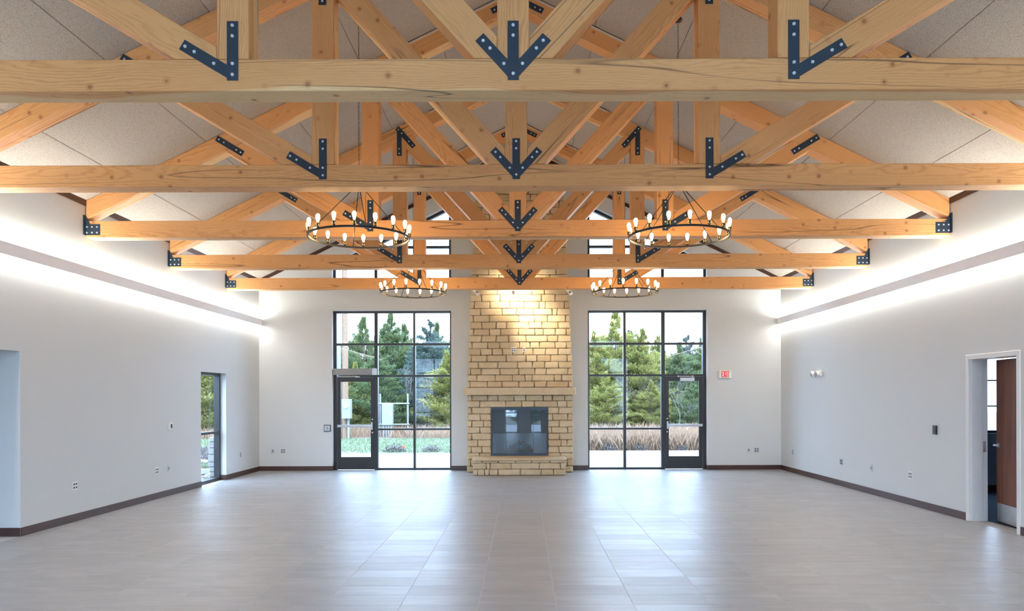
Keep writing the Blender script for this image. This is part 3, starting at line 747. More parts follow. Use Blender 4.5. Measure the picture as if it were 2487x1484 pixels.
# ------------------------------------------------------------------ chandeliers
def make_chandelier(x, y, z, off, label):
    R = 0.624; NB = 16
    t = thing('chandelier', label, 'chandelier', (x, y, z), 0, 'round iron chandeliers')
    bm = bmesh.new(); n = 96
    prof = [(R - 0.009, -0.012), (R + 0.009, -0.012), (R + 0.009, 0.012), (R - 0.009, 0.012)]
    rings = [[bm.verts.new((r * math.cos(2 * PI * i / n), r * math.sin(2 * PI * i / n), h)) for r, h in prof] for i in range(n)]
    for i in range(n):
        a, b = rings[i], rings[(i + 1) % n]
        for k in range(4): bm.faces.new((a[k], b[k], b[(k + 1) % 4], a[(k + 1) % 4]))
    obj('ring', bm, M['bronze'], t, smooth=True)
    zh = 0.674
    bm = bmesh.new(); add_cyl(bm, (0, 0, zh - 0.03), (0, 0, zh + 0.02), 0.016, n=14); add_cyl(bm, (0, 0, zh + 0.02), (0, 0, zh + 0.04), 0.006, n=8); obj('hub', bm, M['bronze'], t, smooth=True)
    for a in (-20, 70, 160, 250):
        q = math.radians(a + off - 15); bm = bmesh.new()
        add_cyl(bm, (0.014 * math.sin(q), 0.014 * math.cos(q), zh - 0.01), ((R - 0.004) * math.sin(q), (R - 0.004) * math.cos(q), 0.012), 0.0052, n=8); obj('rod', bm, M['bronze'], t, smooth=True)
    # sockets and bulbs (shared meshes)
    for k in range(NB):
        q = math.radians(off + 360 / NB * k); px, py = R * math.sin(q), R * math.cos(q)
        s = link('lamp_socket', MS['socket'], None, t, (px, py, 0.012))
        link('bulb', MS['bulb'], None, s); link('filament', MS['filament'], None, s)
    zt = zc(x) - z
    bm = bmesh.new(); L = zt - zh - 0.1; step = 0.033; nl = max(2, int(L / step)); step = L / nl
    for k in range(nl):
        zc0 = zh + 0.05 + step * (k + 0.5); rot = (k % 2) * PI / 2
        m = 10; hl, wl_, rw = step * 0.5 + 0.004, 0.009, 0.0021
        path = [Vector((wl_ * math.cos(2 * PI * i / m), 0, hl * math.sin(2 * PI * i / m))) for i in range(m)]
        Rz = Matrix.Rotation(rot, 3, 'Z'); rr = []
        for i in range(m):
            c = path[i]; d = c.normalized()
            u = Vector((0, 1, 0))
            rr.append([bm.verts.new(Rz @ (c + (d * math.cos(w) + u * math.sin(w)) * rw) + Vector((0, 0, zc0))) for w in (0, 2.094, 4.189)])
        for i in range(m):
            a, b = rr[i], rr[(i + 1) % m]
            for w in range(3): bm.faces.new((a[w], b[w], b[(w + 1) % 3], a[(w + 1) % 3]))
    tag(obj('chain', bm, M['bronze'], t), kind='stuff')
    bm = bmesh.new(); add_lathe(bm, [(0, 0), (0.058, 0.0), (0.062, -0.012), (0.05, -0.03), (0.012, -0.036), (0.01, -0.062), (0, -0.062)], 24)
    obj('canopy', bm, M['bronze'], t, (0, 0, zt - 0.001), (0, math.atan(SL) * (-1 if x < 0 else 1), 0), smooth=True)
    return t
MS = {}
bm = bmesh.new(); add_lathe(bm, [(0, -0.002), (0.008, -0.002), (0.008, 0.006), (0.019, 0.008), (0.0205, 0.012), (0.0205, 0.052), (0.018, 0.056), (0, 0.056)], 16)
me = bpy.data.meshes.new('lamp_socket'); bmesh.ops.recalc_face_normals(bm, faces=bm.faces); bm.to_mesh(me); bm.free(); me.materials.append(M['brass'])
for p in me.polygons: p.use_smooth = True
MS['socket'] = me
bm = bmesh.new(); add_lathe(bm, [(0.0135, 0.056), (0.0155, 0.07), (0.022, 0.092), (0.030, 0.118), (0.0325, 0.135), (0.030, 0.152), (0.021, 0.166), (0.010, 0.173), (0, 0.175)], 16)
me = bpy.data.meshes.new('bulb'); bmesh.ops.recalc_face_normals(bm, faces=bm.faces); bm.to_mesh(me); bm.free(); me.materials.append(M['bulbglass'])
for p in me.polygons: p.use_smooth = True
MS['bulb'] = me
bm = bmesh.new(); add_lathe(bm, [(0, 0.066), (0.012, 0.070), (0.019, 0.098), (0.0255, 0.128), (0.0225, 0.15), (0.012, 0.164), (0, 0.167)], 8)
me = bpy.data.meshes.new('filament'); bmesh.ops.recalc_face_normals(bm, faces=bm.faces); bm.to_mesh(me); bm.free(); me.materials.append(M['filament'])
MS['filament'] = me
make_chandelier(-1.99, 9.2, 3.70, 15.0, 'larger looking iron chandelier hanging left of the centre, in front of the third truss')
make_chandelier(2.03, 9.2, 3.70, 0.0, 'larger looking iron chandelier hanging right of the centre, in front of the third truss')
make_chandelier(-2.03, 14.03, 3.695, 3.7, 'smaller looking iron chandelier above the glazing with the utility boxes outside')
make_chandelier(2.03, 14.03, 3.695, 11.0, 'smaller looking iron chandelier above the glazing beside the exit sign')

# ------------------------------------------------------------------ linear wall lights
def linear(s, label):
    t = thing('linear_wall_light', label, 'wall light', (s * XW, 8.5, 3.38), 0, 'long up and down lights on the side walls')
    y0, y1 = 2.4 - 8.5, YB - 0.01 - 8.5; P = 0.085
    def X(a, b): return tuple(sorted((-s * a, -s * b)))
    bm = bmesh.new(); a, b = X(P - 0.012, P); add_box(bm, a, b, y0, y1, 0.0, 0.15, bevel=0.002)
    a, b = X(0.0, P - 0.012); add_box(bm, a, b, y0, y1, 0.045, 0.105)
    obj('housing', bm, M['fixture'], t)
    n = 7
    for k in range(n):
        ya, yb = y0 + (y1 - y0) * k / n + 0.003, y0 + (y1 - y0) * (k + 1) / n - 0.003
        a, b = X(0.012, P - 0.013)
        box('light_lens', a, b, ya, yb, 0.004, 0.012, M['strip'], t); box('light_lens', a, b, ya, yb, 0.135, 0.143, M['strip_up'], t)
    a, b = X(0.0, P)
    box('end_cap', a, b, y1, y1 + 0.004, 0, 0.15, M['fixture'], t); box('end_cap', a, b, y0 - 0.004, y0, 0, 0.15, M['fixture'], t)
    a, b = X(0.0, 0.006); box('wall_rail', a, b, y0, y1, -0.006, 0.0, M['fixture'], t)
linear(-1, 'long slim wall light glowing up and down on the wall with the narrow window')
linear(1, 'long slim wall light glowing up and down on the wall with the brown door')

# ------------------------------------------------------------------ stone fireplace
YS, YH = 16.55, 15.87                     # face of the stone, front of the hearth
fp = thing('stone_fireplace', 'tall tan limestone fireplace with mantel slab, glass doors and raised hearth', 'fireplace', (0, YB, 0))
fpl = lambda x, y, z: (x, y - YB, z)
def hw(z): return 1.205 if z < 1.75 else 1.21 - 0.043 * (z - 1.75)
bm = bmesh.new(); ins = 0.028
MZ0, MZ1 = 1.753, 1.919
FX0, FX1, FZ0, FZ1 = -0.652, 0.628, 0.377, 1.47
YI = YS + ins - YB
for (a, b, c, d) in ((-hw(0) + ins, FX0, 0, MZ0), (FX1, hw(0) - ins, 0, MZ0), (FX0, FX1, 0, FZ0), (FX0, FX1, FZ1, MZ0)):
    add_box(bm, a, b, YI, -0.002, c, d)
add_prism(bm, [(-hw(MZ0) + ins, MZ0), (hw(MZ0) - ins, MZ0), (hw(7.0) - ins, zc(1.0) - 0.12), (0, zc(0) - 0.1), (-hw(7.0) + ins, zc(1.0) - 0.12)], YI, -0.002)
add_box(bm, -1.0 + ins, 0.98 - ins, YH + ins - YB, YI, 0, 0.32)
obj('mortar_core', bm, M['mortar'], fp)
STN = [0]
def stone(x0, x1, z0, z1, yf, depth, parent, bmj=None, rough=1.0, left_edge=None, right_edge=None, topcut=None):
    """one rough-faced stone; its face wanders, its outline is uneven"""
    g = 0.0045
    r = random.Random(STN[0] * 31 + 5); STN[0] += 1
    x0 += g + r.uniform(0, 0.004); x1 -= g + r.uniform(0, 0.004); z0 += g; z1 -= g
    jl, jr = r.uniform(-0.017, 0.017), r.uniform(-0.017, 0.017)
    US, WS = (0, 0.05, 0.5, 0.95, 1), (0, 0.11, 0.89, 1); nx, nz = 4, 3
    bm = bmj if bmj is not None else bmesh.new()
    ox, oz = ((x0 + x1) / 2, z0) if bmj is None else (0, 0)
    ff = r.uniform(-0.006, 0.008); fr = []
    for j in range(nz + 1):
        row = []
        for i in range(nx + 1):
            u, w = US[i], WS[j]
            e = (i in (0, nx)) or (j in (0, nz)); cnr = (i in (0, nx)) and (j in (0, nz))
            xx = x0 + (x1 - x0) * u + (jl * (w - 0.5) * (1 - u) + jr * (w - 0.5) * u)
            zz = z0 + (z1 - z0) * w + (r.uniform(-0.003, 0.003) if j in (0, nz) else 0)
            if cnr: xx += 0.006 * (1 if i == 0 else -1); zz += 0.006 * (1 if j == 0 else -1)
            if topcut: zz = min(zz, topcut(xx))
            yy = yf + (0.013 + r.uniform(0, 0.006) if e else -ff - r.uniform(-0.004, 0.006) * rough)
            row.append(bm.verts.new((xx - ox, yy - YB, zz - oz)))
        fr.append(row)
    for j in range(nz):
        for i in range(nx): bm.faces.new((fr[j][i], fr[j][i + 1], fr[j + 1][i + 1], fr[j + 1][i]))
    loop = fr[0] + [fr[j][nx] for j in range(1, nz + 1)] + fr[nz][:-1][::-1] + [fr[j][0] for j in range(nz - 1, 0, -1)]
    back = [bm.verts.new((v.co.x, yf + depth - YB, v.co.z)) for v in loop]
    m = len(loop)
    for i in range(m): bm.faces.new((loop[i], back[i], back[(i + 1) % m], loop[(i + 1) % m]))
    if bmj is None:
        return obj('stone', bm, M['stone'], parent, (ox, 0, oz))
def wx(px): return (px - VPX) / (F_PX / YS) + CX
C5 = lambda v: wx(1120 + v / 8.576)
C6 = lambda v: wx(1110 + v / 6.183)
def zpx(py, Y=YS): return CZ + (VPY - py) * Y / F_PX
def course(z0, z1, joints, left=None, right=None, edge_depth=None):
    lo = -hw(z0) if left is None else left; hi = hw(z0) if right is None else right
    xs_ = [lo] + [j for j in joints if lo + 0.03 < j < hi - 0.03] + [hi]
    jit = random.uniform(-0.012, 0.012)
    if left is None: xs_[0] += jit
    if right is None: xs_[-1] -= jit * 0.7
    for i in range(len(xs_) - 1):
        outer = (i == 0 and left is None) or (i == len(xs_) - 2 and right is None)
        stone(xs_[i], xs_[i + 1], z0, z1, YS, (YB - YS - 0.003) if outer else 0.06, fp)
ys_up = [814.7, 830.8, 846.4, 862.5, 878.6, 894.8, 910.5, 926.0, 941.2]
J5 = [[428, 735, 992, 1352, 1802, 2018], [225, 555, 808, 1215, 1440, 1635, 1960, 2198], [410, 650, 865, 1075, 1300, 1500, 1760, 2025],
      [212, 538, 942, 1355, 1580, 1867, 2212], [358, 764, 1172, 1487, 1743, 2030], [195, 420, 810, 1200, 1538, 1772, 2228],
      [328, 706, 1068, 1330, 1477, 1940, 2092], [180, 545, 848, 1200, 1527, 1778, 2238]]
for k, J in enumerate(J5): course(zpx(ys_up[k + 1]) + (0.003 if k == 7 else 0), zpx(ys_up[k]), [C5(j) for j in J])
ys4 = [699, 715, 732, 749.2, 765.6, 782, 798.4, 814.7]
J4 = [[755, 1485, 1745], [425, 812, 1205, 1685, 1965], [278, 598, 1010, 1310, 1635, 1757, 2155], [408, 855, 1160, 1505, 1905, 2002],
      [255, 588, 1205, 1537, 1806, 2182], [433, 732, 950, 1412, 1690, 2025], [260, 592, 822, 1197, 1543, 1715, 1965, 2195]]
for k, J in enumerate(J4): course(zpx(ys4[k + 1]), zpx(ys4[k]), [C5(j) for j in J])
ys6 = [930 + v / 6.183 for v in (180, 270, 368, 465, 565, 662, 757, 855, 955, 1053, 1150, 1250, 1345)]
course(zpx(ys6[1]), MZ0, [C6(j) for j in (222, 460, 615, 855, 1030, 1293, 1430, 1618)])
course(FZ1, zpx(ys6[1]), [C6(j) for j in (338, 730, 970, 1158, 1508, 1648)])
LR = [([218], [1525]), ([345], [1435, 1662]), ([218, 397], [1533]), ([340], [1418, 1660]), ([218], [1535]), ([308], [1562, 1648]), ([210, 370], [1528]), ([338], [1550]), ([200], [1650]), ([], [])]
zz = [FZ1] + [zpx(v) for v in ys6[3:12]] + [0.0]
for k, (a, b) in enumerate(LR):
    course(zz[k + 1], zz[k], [C6(j) for j in a], right=FX0); course(zz[k + 1], zz[k], [C6(j) for j in b], left=FX1)
# courses above, mostly behind the trusses
z = zpx(699); rj = random.Random(3); k = 0; up = bmesh.new(); trick = 0
while z < zc(0) - 0.15:
    z1 = z + 0.152; lo, hi = -hw(z), hw(z)
    xs_ = [lo]; x = lo + (0.14 if k % 2 else 0.3) + rj.uniform(0, 0.1)
    while x < hi - 0.12: xs_.append(x); x += rj.uniform(0.26, 0.52)
    xs_.append(hi)
    lim = (lambda q: zc(q) - 0.1)
    for i in range(len(xs_) - 1):
        a, b = xs_[i], xs_[i + 1]
        if z > lim(max(abs(a), abs(b))) - 0.05 and z > lim(min(abs(a), abs(b)) if a * b > 0 else 0) - 0.06: continue
        outer = i in (0, len(xs_) - 2)
        if z < 6.2: stone(a, b, z, z1, YS, (YB - YS - 0.003) if outer else 0.06, fp, topcut=lim)
        else: stone(a, b, z, z1, YS, (YB - YS - 0.003) if outer else 0.06, fp, bmj=up, topcut=lim)
    z = z1; k += 1
tag(obj('upper_stones', up, M['stone'], fp), kind='stuff')
# trim where the chimney meets the ceiling
for s in (-1, 1):
    bm = bmesh.new(); xe = 1.0
    add_prism(bm, [(0, zc(0) - 0.008), (s * xe, zc(xe) - 0.008), (s * xe, zc(xe) - 0.13), (0, zc(0) - 0.13)], YS - 0.05 - YB, YS - YB - 0.012); obj('ceiling_trim', bm, M['base'], fp)
    bm = bmesh.new(); add_prism(bm, [(0, zc(0) - 0.008), (s * xe, zc(xe) - 0.008), (s * xe, zc(xe) - 0.045), (0, zc(0) - 0.045)], YS - 0.066 - YB, YS - YB - 0.0505); obj('pale_strip', bm, M['trimwood'], fp)
# mantel
def slab(name, pts, z0, z1, mat, chip=0.006, seed=1):
    """outline in xy, rough edges"""
    r = random.Random(seed); bm = bmesh.new(); n = len(pts); L = []
    P = []
    for i in range(n):
        a, b = Vector(pts[i]), Vector(pts[(i + 1) % n]); m = max(1, int((b - a).length / 0.12))
        for k in range(m): P.append(a + (b - a) * k / m)
    c = sum(P, Vector((0, 0))) / len(P)
    for zz_, q in ((z0, 0.008), (z0 + 0.012, 0.0), ((z0 + z1) / 2, 0.0), (z1 - 0.012, 0.0), (z1, 0.008)):
        ring = []
        for p in P:
            d = (p - c).normalized(); o = -q + r.uniform(-chip, chip)
            ring.append(bm.verts.new((p.x + d.x * o, p.y + d.y * o, zz_ + (r.uniform(-0.002, 0.002) if zz_ not in (z0, z1) else 0))))
        L.append(ring)
    m = len(P)
    for a, b in zip(L, L[1:]):
        for i in range(m): bm.faces.new((a[i], a[(i + 1) % m], b[(i + 1) % m], b[i]))
    bm.faces.new(L[0][::-1]); bm.faces.new(L[-1])
    return obj(name, bm, mat, fp)
ym0, ym1 = YS - 0.17 - YB, -0.02
slab('mantel', [(-1.265, ym0), (1.235, ym0), (1.26, ym0 + 0.05), (1.255, ym1 - 0.35), (-1.26, ym1 - 0.35)], MZ0, MZ1 - 0.004, M['slab'], 0.007, 4)
# hearth
HX0, HX1 = (1147 - VPX) / (F_PX / YH) + CX, (1375 - VPX) / (F_PX / YH) + CX
hy = YH - YB
slab('hearth_slab', [(HX0 - 0.015, hy + 0.05), (HX0 + 0.05, hy - 0.02), (HX1 - 0.05, hy - 0.02), (HX1 + 0.015, hy + 0.05), (HX1 + 0.015, YS - YB - 0.022), (HX0 - 0.015, YS - YB - 0.022)], 0.322, 0.376, M['slab'], 0.005, 9)
HS = lambda v: (1110 + v / 6.183 - VPX) / (F_PX / YH) + CX
for z0, z1, J in ((0.272, 0.321, [372, 615, 875, 1115, 1395]), (0.134, 0.272, [435, 492, 808, 1230, 1550]), (0.0, 0.134, [305, 410, 480, 610, 945, 1260, 1445])):
    xs_ = [HX0 + random.uniform(0, 0.01)] + [HS(j) for j in J] + [HX1 - random.uniform(0, 0.01)]
    for i in range(len(xs_) - 1):
        outer = i in (0, len(xs_) - 2)
        stone(xs_[i], xs_[i + 1], z0, z1, YH, (YS - YH - 0.002) if outer else 0.06, fp)
# firebox: steel frame, brick lining in herringbone, logs, four glass doors
fbx = empty('firebox', (0, 0, 0), 0, fp)
def fbox(name, a, b, c, d, e, f, mat, bev=0.0): return box(name, a, b, c - YB, d - YB, e, f, M[mat], fbx, bev)
FY = YS - 0.012
bm = bmesh.new()
for q in ((FX0 + 0.004, FX0 + 0.026, FZ0, FZ1), (FX1 - 0.026, FX1 - 0.004, FZ0, FZ1), (FX0 + 0.026, FX1 - 0.026, FZ1 - 0.06, FZ1), (FX0 + 0.026, FX1 - 0.026, FZ0, FZ0 + 0.05)):
    add_box(bm, q[0], q[1], FY - YB, FY + 0.05 - YB, q[2], q[3])
obj('firebox_frame', bm, M['steel'], fbx)
xw = [FX0 + 0.026 + (FX1 - FX0 - 0.052) * k / 4 for k in range(5)]
for k in range(4):
    fbox('glass_door', xw[k] + 0.001, xw[k + 1] - 0.001, FY + 0.008, FY + 0.013, FZ0 + 0.05, FZ1 - 0.06, 'fireglass')
bm = bmesh.new()
for k in range(5):
    x = xw[k]; add_box(bm, x - 0.004, x + 0.004, FY + 0.002 - YB, FY + 0.016 - YB, FZ0 + 0.05, FZ1 - 0.06)
obj('door_edge', bm, M['plastic_dark'], fbx)
box_y = YB + 0.25
bm = bmesh.new()
add_box(bm, FX0, FX1, YB + 0.1 - YB, YB + 0.12 - YB, FZ0, FZ1); add_box(bm, FX0 + 0.005, FX0 + 0.02, FY + 0.06 - YB, 0.1, FZ0, FZ1); add_box(bm, FX1 - 0.02, FX1 - 0.005, FY + 0.06 - YB, 0.1, FZ0, FZ1)
add_box(bm, FX0, FX1, FY + 0.06 - YB, 0.1, FZ0 + 0.0, FZ0 + 0.02); add_box(bm, FX0, FX1, FY + 0.06 - YB, 0.1, FZ1 - 0.02, FZ1)
obj('firebox_lining', bm, M['firebrick'], fbx)
bm = bmesh.new(); bl, bh = 0.115, 0.036
for i in range(-8, 9):
    for j in range(-12, 13):
        for (dx, dz, rot) in ((0, 0, 45), (0, 0, -45)):
            cx_ = i * bl * 1.0 + (bl * 0.5 if rot < 0 else 0); cz_ = 0.92 + j * bh * 1.42
            if not (FX0 + 0.09 < cx_ < FX1 - 0.09 and FZ0 + 0.06 < cz_ < FZ1 - 0.07): continue
            Mx = Matrix.Translation((cx_, 0.093, cz_)) @ Matrix.Rotation(math.radians(rot), 4, 'Y')
            add_box(bm, -bl / 2 + 0.004, bl / 2 - 0.004, -0.005, 0.006, -bh / 2 + 0.003, bh / 2 - 0.003, M=Mx)
tag(obj('herringbone_brick', bm, M['firebrick'], fbx), kind='stuff')
bm = bmesh.new(); r = random.Random(5)
for a, b, rr in (((-0.28, -0.2, 0.47), (0.26, -0.12, 0.5), 0.05), ((-0.2, -0.1, 0.5), (0.3, -0.22, 0.48), 0.04), ((-0.22, -0.2, 0.55), (0.1, -0.05, 0.66), 0.035), ((0.26, -0.2, 0.55), (-0.02, -0.06, 0.68), 0.032)):
    add_cyl(bm, a, b, rr, rr * 0.8, 9)
for v in bm.verts: v.co += Vector((r.uniform(-1, 1), r.uniform(-1, 1), r.uniform(-1, 1))) * 0.006
obj('gas_log', bm, M['log'], fbx, (-0.012, 0, 0))
bm = bmesh.new()
for k in range(7): add_cyl(bm, (-0.27 + k * 0.09, -0.26, 0.41), (-0.27 + k * 0.09, -0.26, 0.5), 0.006, n=6)
add_cyl(bm, (-0.3, -0.26, 0.44), (0.3, -0.26, 0.44), 0.007, n=6)
obj('grate', bm, M['steel'], fbx, (-0.012, 0, 0))

# ------------------------------------------------------------------ flood lamps behind the last truss
def flood(x, label, ax, mesh_lit=False):
    t = thing('flood_lamp', label, 'lamp', (x, 15.45, 3.952), 0)
    bm = bmesh.new(); add_cyl(bm, (0, 0, 0), (0, 0, -0.02), 0.045, n=18); add_cyl(bm, (0, 0, -0.02), (0.0, 0, -0.035), 0.012, n=8); obj('mount', bm, M['plastic_white'], t, smooth=True)
    Mx = Matrix.Translation((ax * 0.05, 0.0, -0.05)) @ Matrix.Rotation(math.radians(-28) * ax, 4, 'Y') @ Matrix.Rotation(math.radians(-35), 4, 'X')
    bm = bmesh.new(); add_box(bm, -0.042, 0.042, -0.03, 0.03, -0.06, 0.06, bevel=0.018, M=Mx); obj('lamp_head', bm, M['plastic_white'], t)
    bm = bmesh.new(); add_box(bm, -0.026, 0.026, -0.0335, -0.0305, -0.03, 0.03, bevel=0.0, M=Mx); obj('lens', bm, M['plastic_grey'], t)
    return t
# timber block behind the beam carries them
flood(-0.94, 'white flood lamp under the last beam at the push button side of the chimney', 1)
flood(1.02, 'white flood lamp under the last beam at the exit sign side of the chimney', 1)
t = thing('spot_lamp', 'small round spot lamp under the beam at the middle of the chimney', 'lamp', (-0.13, 15.46, 3.952))
bm = bmesh.new(); add_cyl(bm, (0, 0, 0), (0, 0, -0.03), 0.03, n=16); add_cyl(bm, (0, 0.0, -0.03), (0, 0.05, -0.045), 0.024, 0.03, n=16); obj('lamp_head', bm, M['plastic_white'], t, smooth=True)
bm = bmesh.new(); add_cyl(bm, (0, 0.0505, -0.0452), (0, 0.052, -0.0456), 0.022, n=16); obj('lens', bm, M['lamp_lens'], t)
for nm, loc, aim, e, sz in (('spot_light', (-0.10, 15.95, 4.06), (-0.06, 16.6, 4.08), SPOT * 0.7, 130), ('spot_light', (0.02, 15.62, 3.90), (0.42, 16.55, 3.28), SPOT, 70)):
    l = bpy.data.lights.new(nm, 'SPOT'); l.energy = e; l.spot_size = math.radians(sz); l.spot_blend = 1.0; l.color = (1.0, 0.86, 0.62); l.shadow_soft_size = 0.03
    o = bpy.data.objects.new(nm, l); COL.objects.link(o); o.location = loc
    o.rotation_euler = (Vector(aim) - Vector(loc)).to_track_quat('-Z', 'Y').to_euler()
# the beam shelf the lamps screw to (rear side of the last truss)
# ------------------------------------------------------------------ wall plates, sign, small fittings
def plate(name, wall, u, z, w, h, kind, label, cat='outlet', mat='plastic_white', group=None):
    """wall: L, R, B or S (stone); u = y on side walls, x on the back wall"""
    if wall == 'L': loc, rz = (-XW, u, z), PI / 2
    elif wall == 'R': loc, rz = (XW, u, z), -PI / 2
    elif wall == 'S': loc, rz = (u, YS - 0.012, z), 0
    else: loc, rz = (u, YB, z), 0
    t = thing(name, label, cat, loc, rz, group)
    box('cover_plate', -w / 2, w / 2, -0.007, 0, -h / 2, h / 2, M[mat], t, 0.002)
    if kind == 'quad' or kind == 'duplex':
        for sx in ((-1, 1) if kind == 'quad' else (0,)):
            for sz in (-1, 1):
                bm = bmesh.new(); x, zz_ = sx * w * 0.22, sz * h * 0.2
                add_box(bm, x - 0.016, x + 0.016, -0.009, -0.0072, zz_ - 0.013, zz_ + 0.013, bevel=0.0); so = obj('receptacle', bm, M['recept'], t)
                bm = bmesh.new(); add_box(bm, x - 0.009, x - 0.005, -0.0096, -0.009, zz_ - 0.006, zz_ + 0.006); add_box(bm, x + 0.005, x + 0.009, -0.0096, -0.009, zz_ - 0.006, zz_ + 0.006); obj('slot', bm, M['plastic_dark'], so)
    elif kind == 'jack':
        box('jack', -0.014, 0.014, -0.010, -0.0072, -0.03, 0.03, M['plastic_grey'], t); box('port', -0.008, 0.008, -0.0115, -0.0102, -0.008, 0.012, M['plastic_dark'], t)
    return t
plate('outlet_plate', 'L', 10.04, 0.489, 0.117, 0.117, 'quad', 'four socket outlet plate low on the wall nearest the open passage')
plate('outlet_plate', 'L', 12.28, 0.473, 0.117, 0.117, 'quad', 'four socket outlet plate low on the wall below the thermostat')
plate('data_jack_plate', 'L', 12.69, 0.474, 0.075, 0.12, 'jack', 'narrow grey data jack plate below the thermostat, beside a four socket outlet', 'data jack', 'plate')
plate('outlet_plate', 'L', 15.93, 0.463, 0.075, 0.12, 'duplex', 'grey two socket outlet between the narrow window and the room corner', mat='plate')
plate('data_jack_plate', 'B', -5.774, 0.46, 0.07, 0.115, 'jack', 'small grey jack plate on the back wall near the corner by the narrow window', 'data jack', 'plate')
plate('outlet_plate', 'B', -5.534, 0.46, 0.117, 0.117, 'quad', 'four socket outlet on the back wall near the corner by the narrow window', mat='plate')
plate('data_jack_plate', 'B', 5.33, 0.454, 0.07, 0.115, 'jack', 'small grey jack plate on the back wall under the exit sign', 'data jack', 'plate')
plate('outlet_plate', 'B', 5.515, 0.458, 0.117, 0.117, 'quad', 'four socket outlet on the back wall beneath and beside the exit sign', mat='plate')
plate('outlet_plate', 'R', 16.34, 0.457, 0.075, 0.12, 'duplex', 'two socket outlet on the door wall closest to the far corner', mat='plate')
plate('outlet_plate', 'R', 13.84, 0.455, 0.117, 0.117, 'quad', 'grey four socket outlet on the door wall, second from the far corner', mat='plate')
plate('data_jack_plate', 'R', 12.65, 0.453, 0.075, 0.12, 'jack', 'narrow grey data jack plate on the door wall between two outlets', 'data jack', 'plate')
plate('outlet_plate', 'R', 11.37, 0.461, 0.117, 0.117, 'quad', 'bright white four socket outlet on the door wall below the dark reader')
plate('outlet_plate', 'S', -0.14, 2.775, 0.115, 0.115, 'quad', 'square four socket outlet set in the chimney stones above the mantel', mat='plastic_white')
plate('outlet_plate', 'S', 0.095, 2.775, 0.06, 0.11, 'duplex', 'narrow two socket outlet set in the chimney stones above the mantel', mat='plastic_white')
t = thing('thermostat', 'white thermostat with dark display on the wall near the narrow window', 'thermostat', (-XW, 12.75, 1.205), PI / 2)
box('body', -0.06, 0.06, -0.028, 0, -0.062, 0.062, M['plastic_white'], t, 0.006); box('display', -0.03, 0.03, -0.0295, -0.0282, -0.034, 0.036, M['plastic_dark'], t)
t = thing('card_reader', 'dark blue grey reader box on the wall beside the brown door', 'card reader', (XW, 10.67, 1.197), -PI / 2)
box('body', -0.04, 0.04, -0.03, 0, -0.065, 0.065, M['plastic_dark'], t, 0.004); box('side_cover', -0.043, -0.028, -0.032, -0.0, -0.066, 0.066, M['plastic_grey'], t, 0.002)
t = thing('push_button', 'square door push button with wheelchair symbol beside the exit door', 'push button', (-4.50, YB, 0.99))
box('back_box', -0.08, 0.08, -0.02, 0, -0.08, 0.08, M['steel'], t, 0.006); box('button', -0.066, 0.066, -0.032, -0.0202, -0.066, 0.066, M['plate'], t, 0.004)
bm = bmesh.new(); yb_ = -0.0325
def dot(x, z, r_): add_cyl(bm, (x, yb_ + 0.0003, z), (x, yb_ - 0.0012, z), r_, n=12)
dot(-0.004, 0.036, 0.007)
add_prism(bm, [(-0.009, 0.026), (0.0, 0.027), (0.004, 0.0), (-0.006, -0.004)], yb_ - 0.0012, yb_ + 0.0003)
add_prism(bm, [(0.0, 0.014), (0.018, 0.014), (0.018, 0.009), (0.0, 0.009)], yb_ - 0.0012, yb_ + 0.0003)
add_prism(bm, [(-0.004, 0.002), (0.014, 0.002), (0.024, -0.022), (0.018, -0.024), (0.010, -0.004), (-0.004, -0.004)], yb_ - 0.0012, yb_ + 0.0003)
for k in range(9):
    a0, a1 = math.radians(150 + k * 22), math.radians(150 + (k + 1) * 22)
    P = lambda a, r_: (-0.006 + r_ * math.cos(a), -0.016 + r_ * math.sin(a))
    add_prism(bm, [P(a0, 0.019), P(a1, 0.019), P(a1, 0.0235), P(a0, 0.0235)], yb_ - 0.0012, yb_ + 0.0003)
obj('symbol', bm, M['plastic_dark'], t)
# exit sign
t = thing('exit_sign', 'white exit sign with red letters on the wall beside the exit door', 'sign', (4.78, YB, 2.13))
box('housing', -0.15, 0.15, -0.045, 0, 0, 0.19, M['plastic_white'], t, 0.014)
box('face', -0.14, 0.14, -0.0475, -0.0452, 0.008, 0.182, M['plastic_white'], t, 0.001)
bm = bmesh.new(); h0, h1, yf0, yf1 = 0.022, 0.168, -0.0505, -0.0476; sw = 0.014
def bx(x0, x1, z0, z1): add_box(bm, x0, x1, yf0, yf1, z0, z1)
x = -0.088; bx(x, x + sw, h0, h1); bx(x + sw, x + 0.042, h1 - sw, h1); bx(x + sw, x + 0.036, 0.088, 0.102); bx(x + sw, x + 0.042, h0, h0 + sw)
x = -0.038; w_ = 0.046
add_prism(bm, [(x, h0), (x + sw, h0), (x + w_, h1), (x + w_ - sw, h1)], yf0, yf1); add_prism(bm, [(x + w_ - sw, h0), (x + w_, h0), (x + sw, h1), (x, h1)], yf0 + 0.0002, yf1)
x = 0.017; bx(x, x + sw, h0, h1)
x = 0.04; bx(x, x + 0.048, h1 - sw, h1); bx(x + 0.017, x + 0.017 + sw, h0, h1 - sw)
obj('letters', bm, M['exit_red'], t)
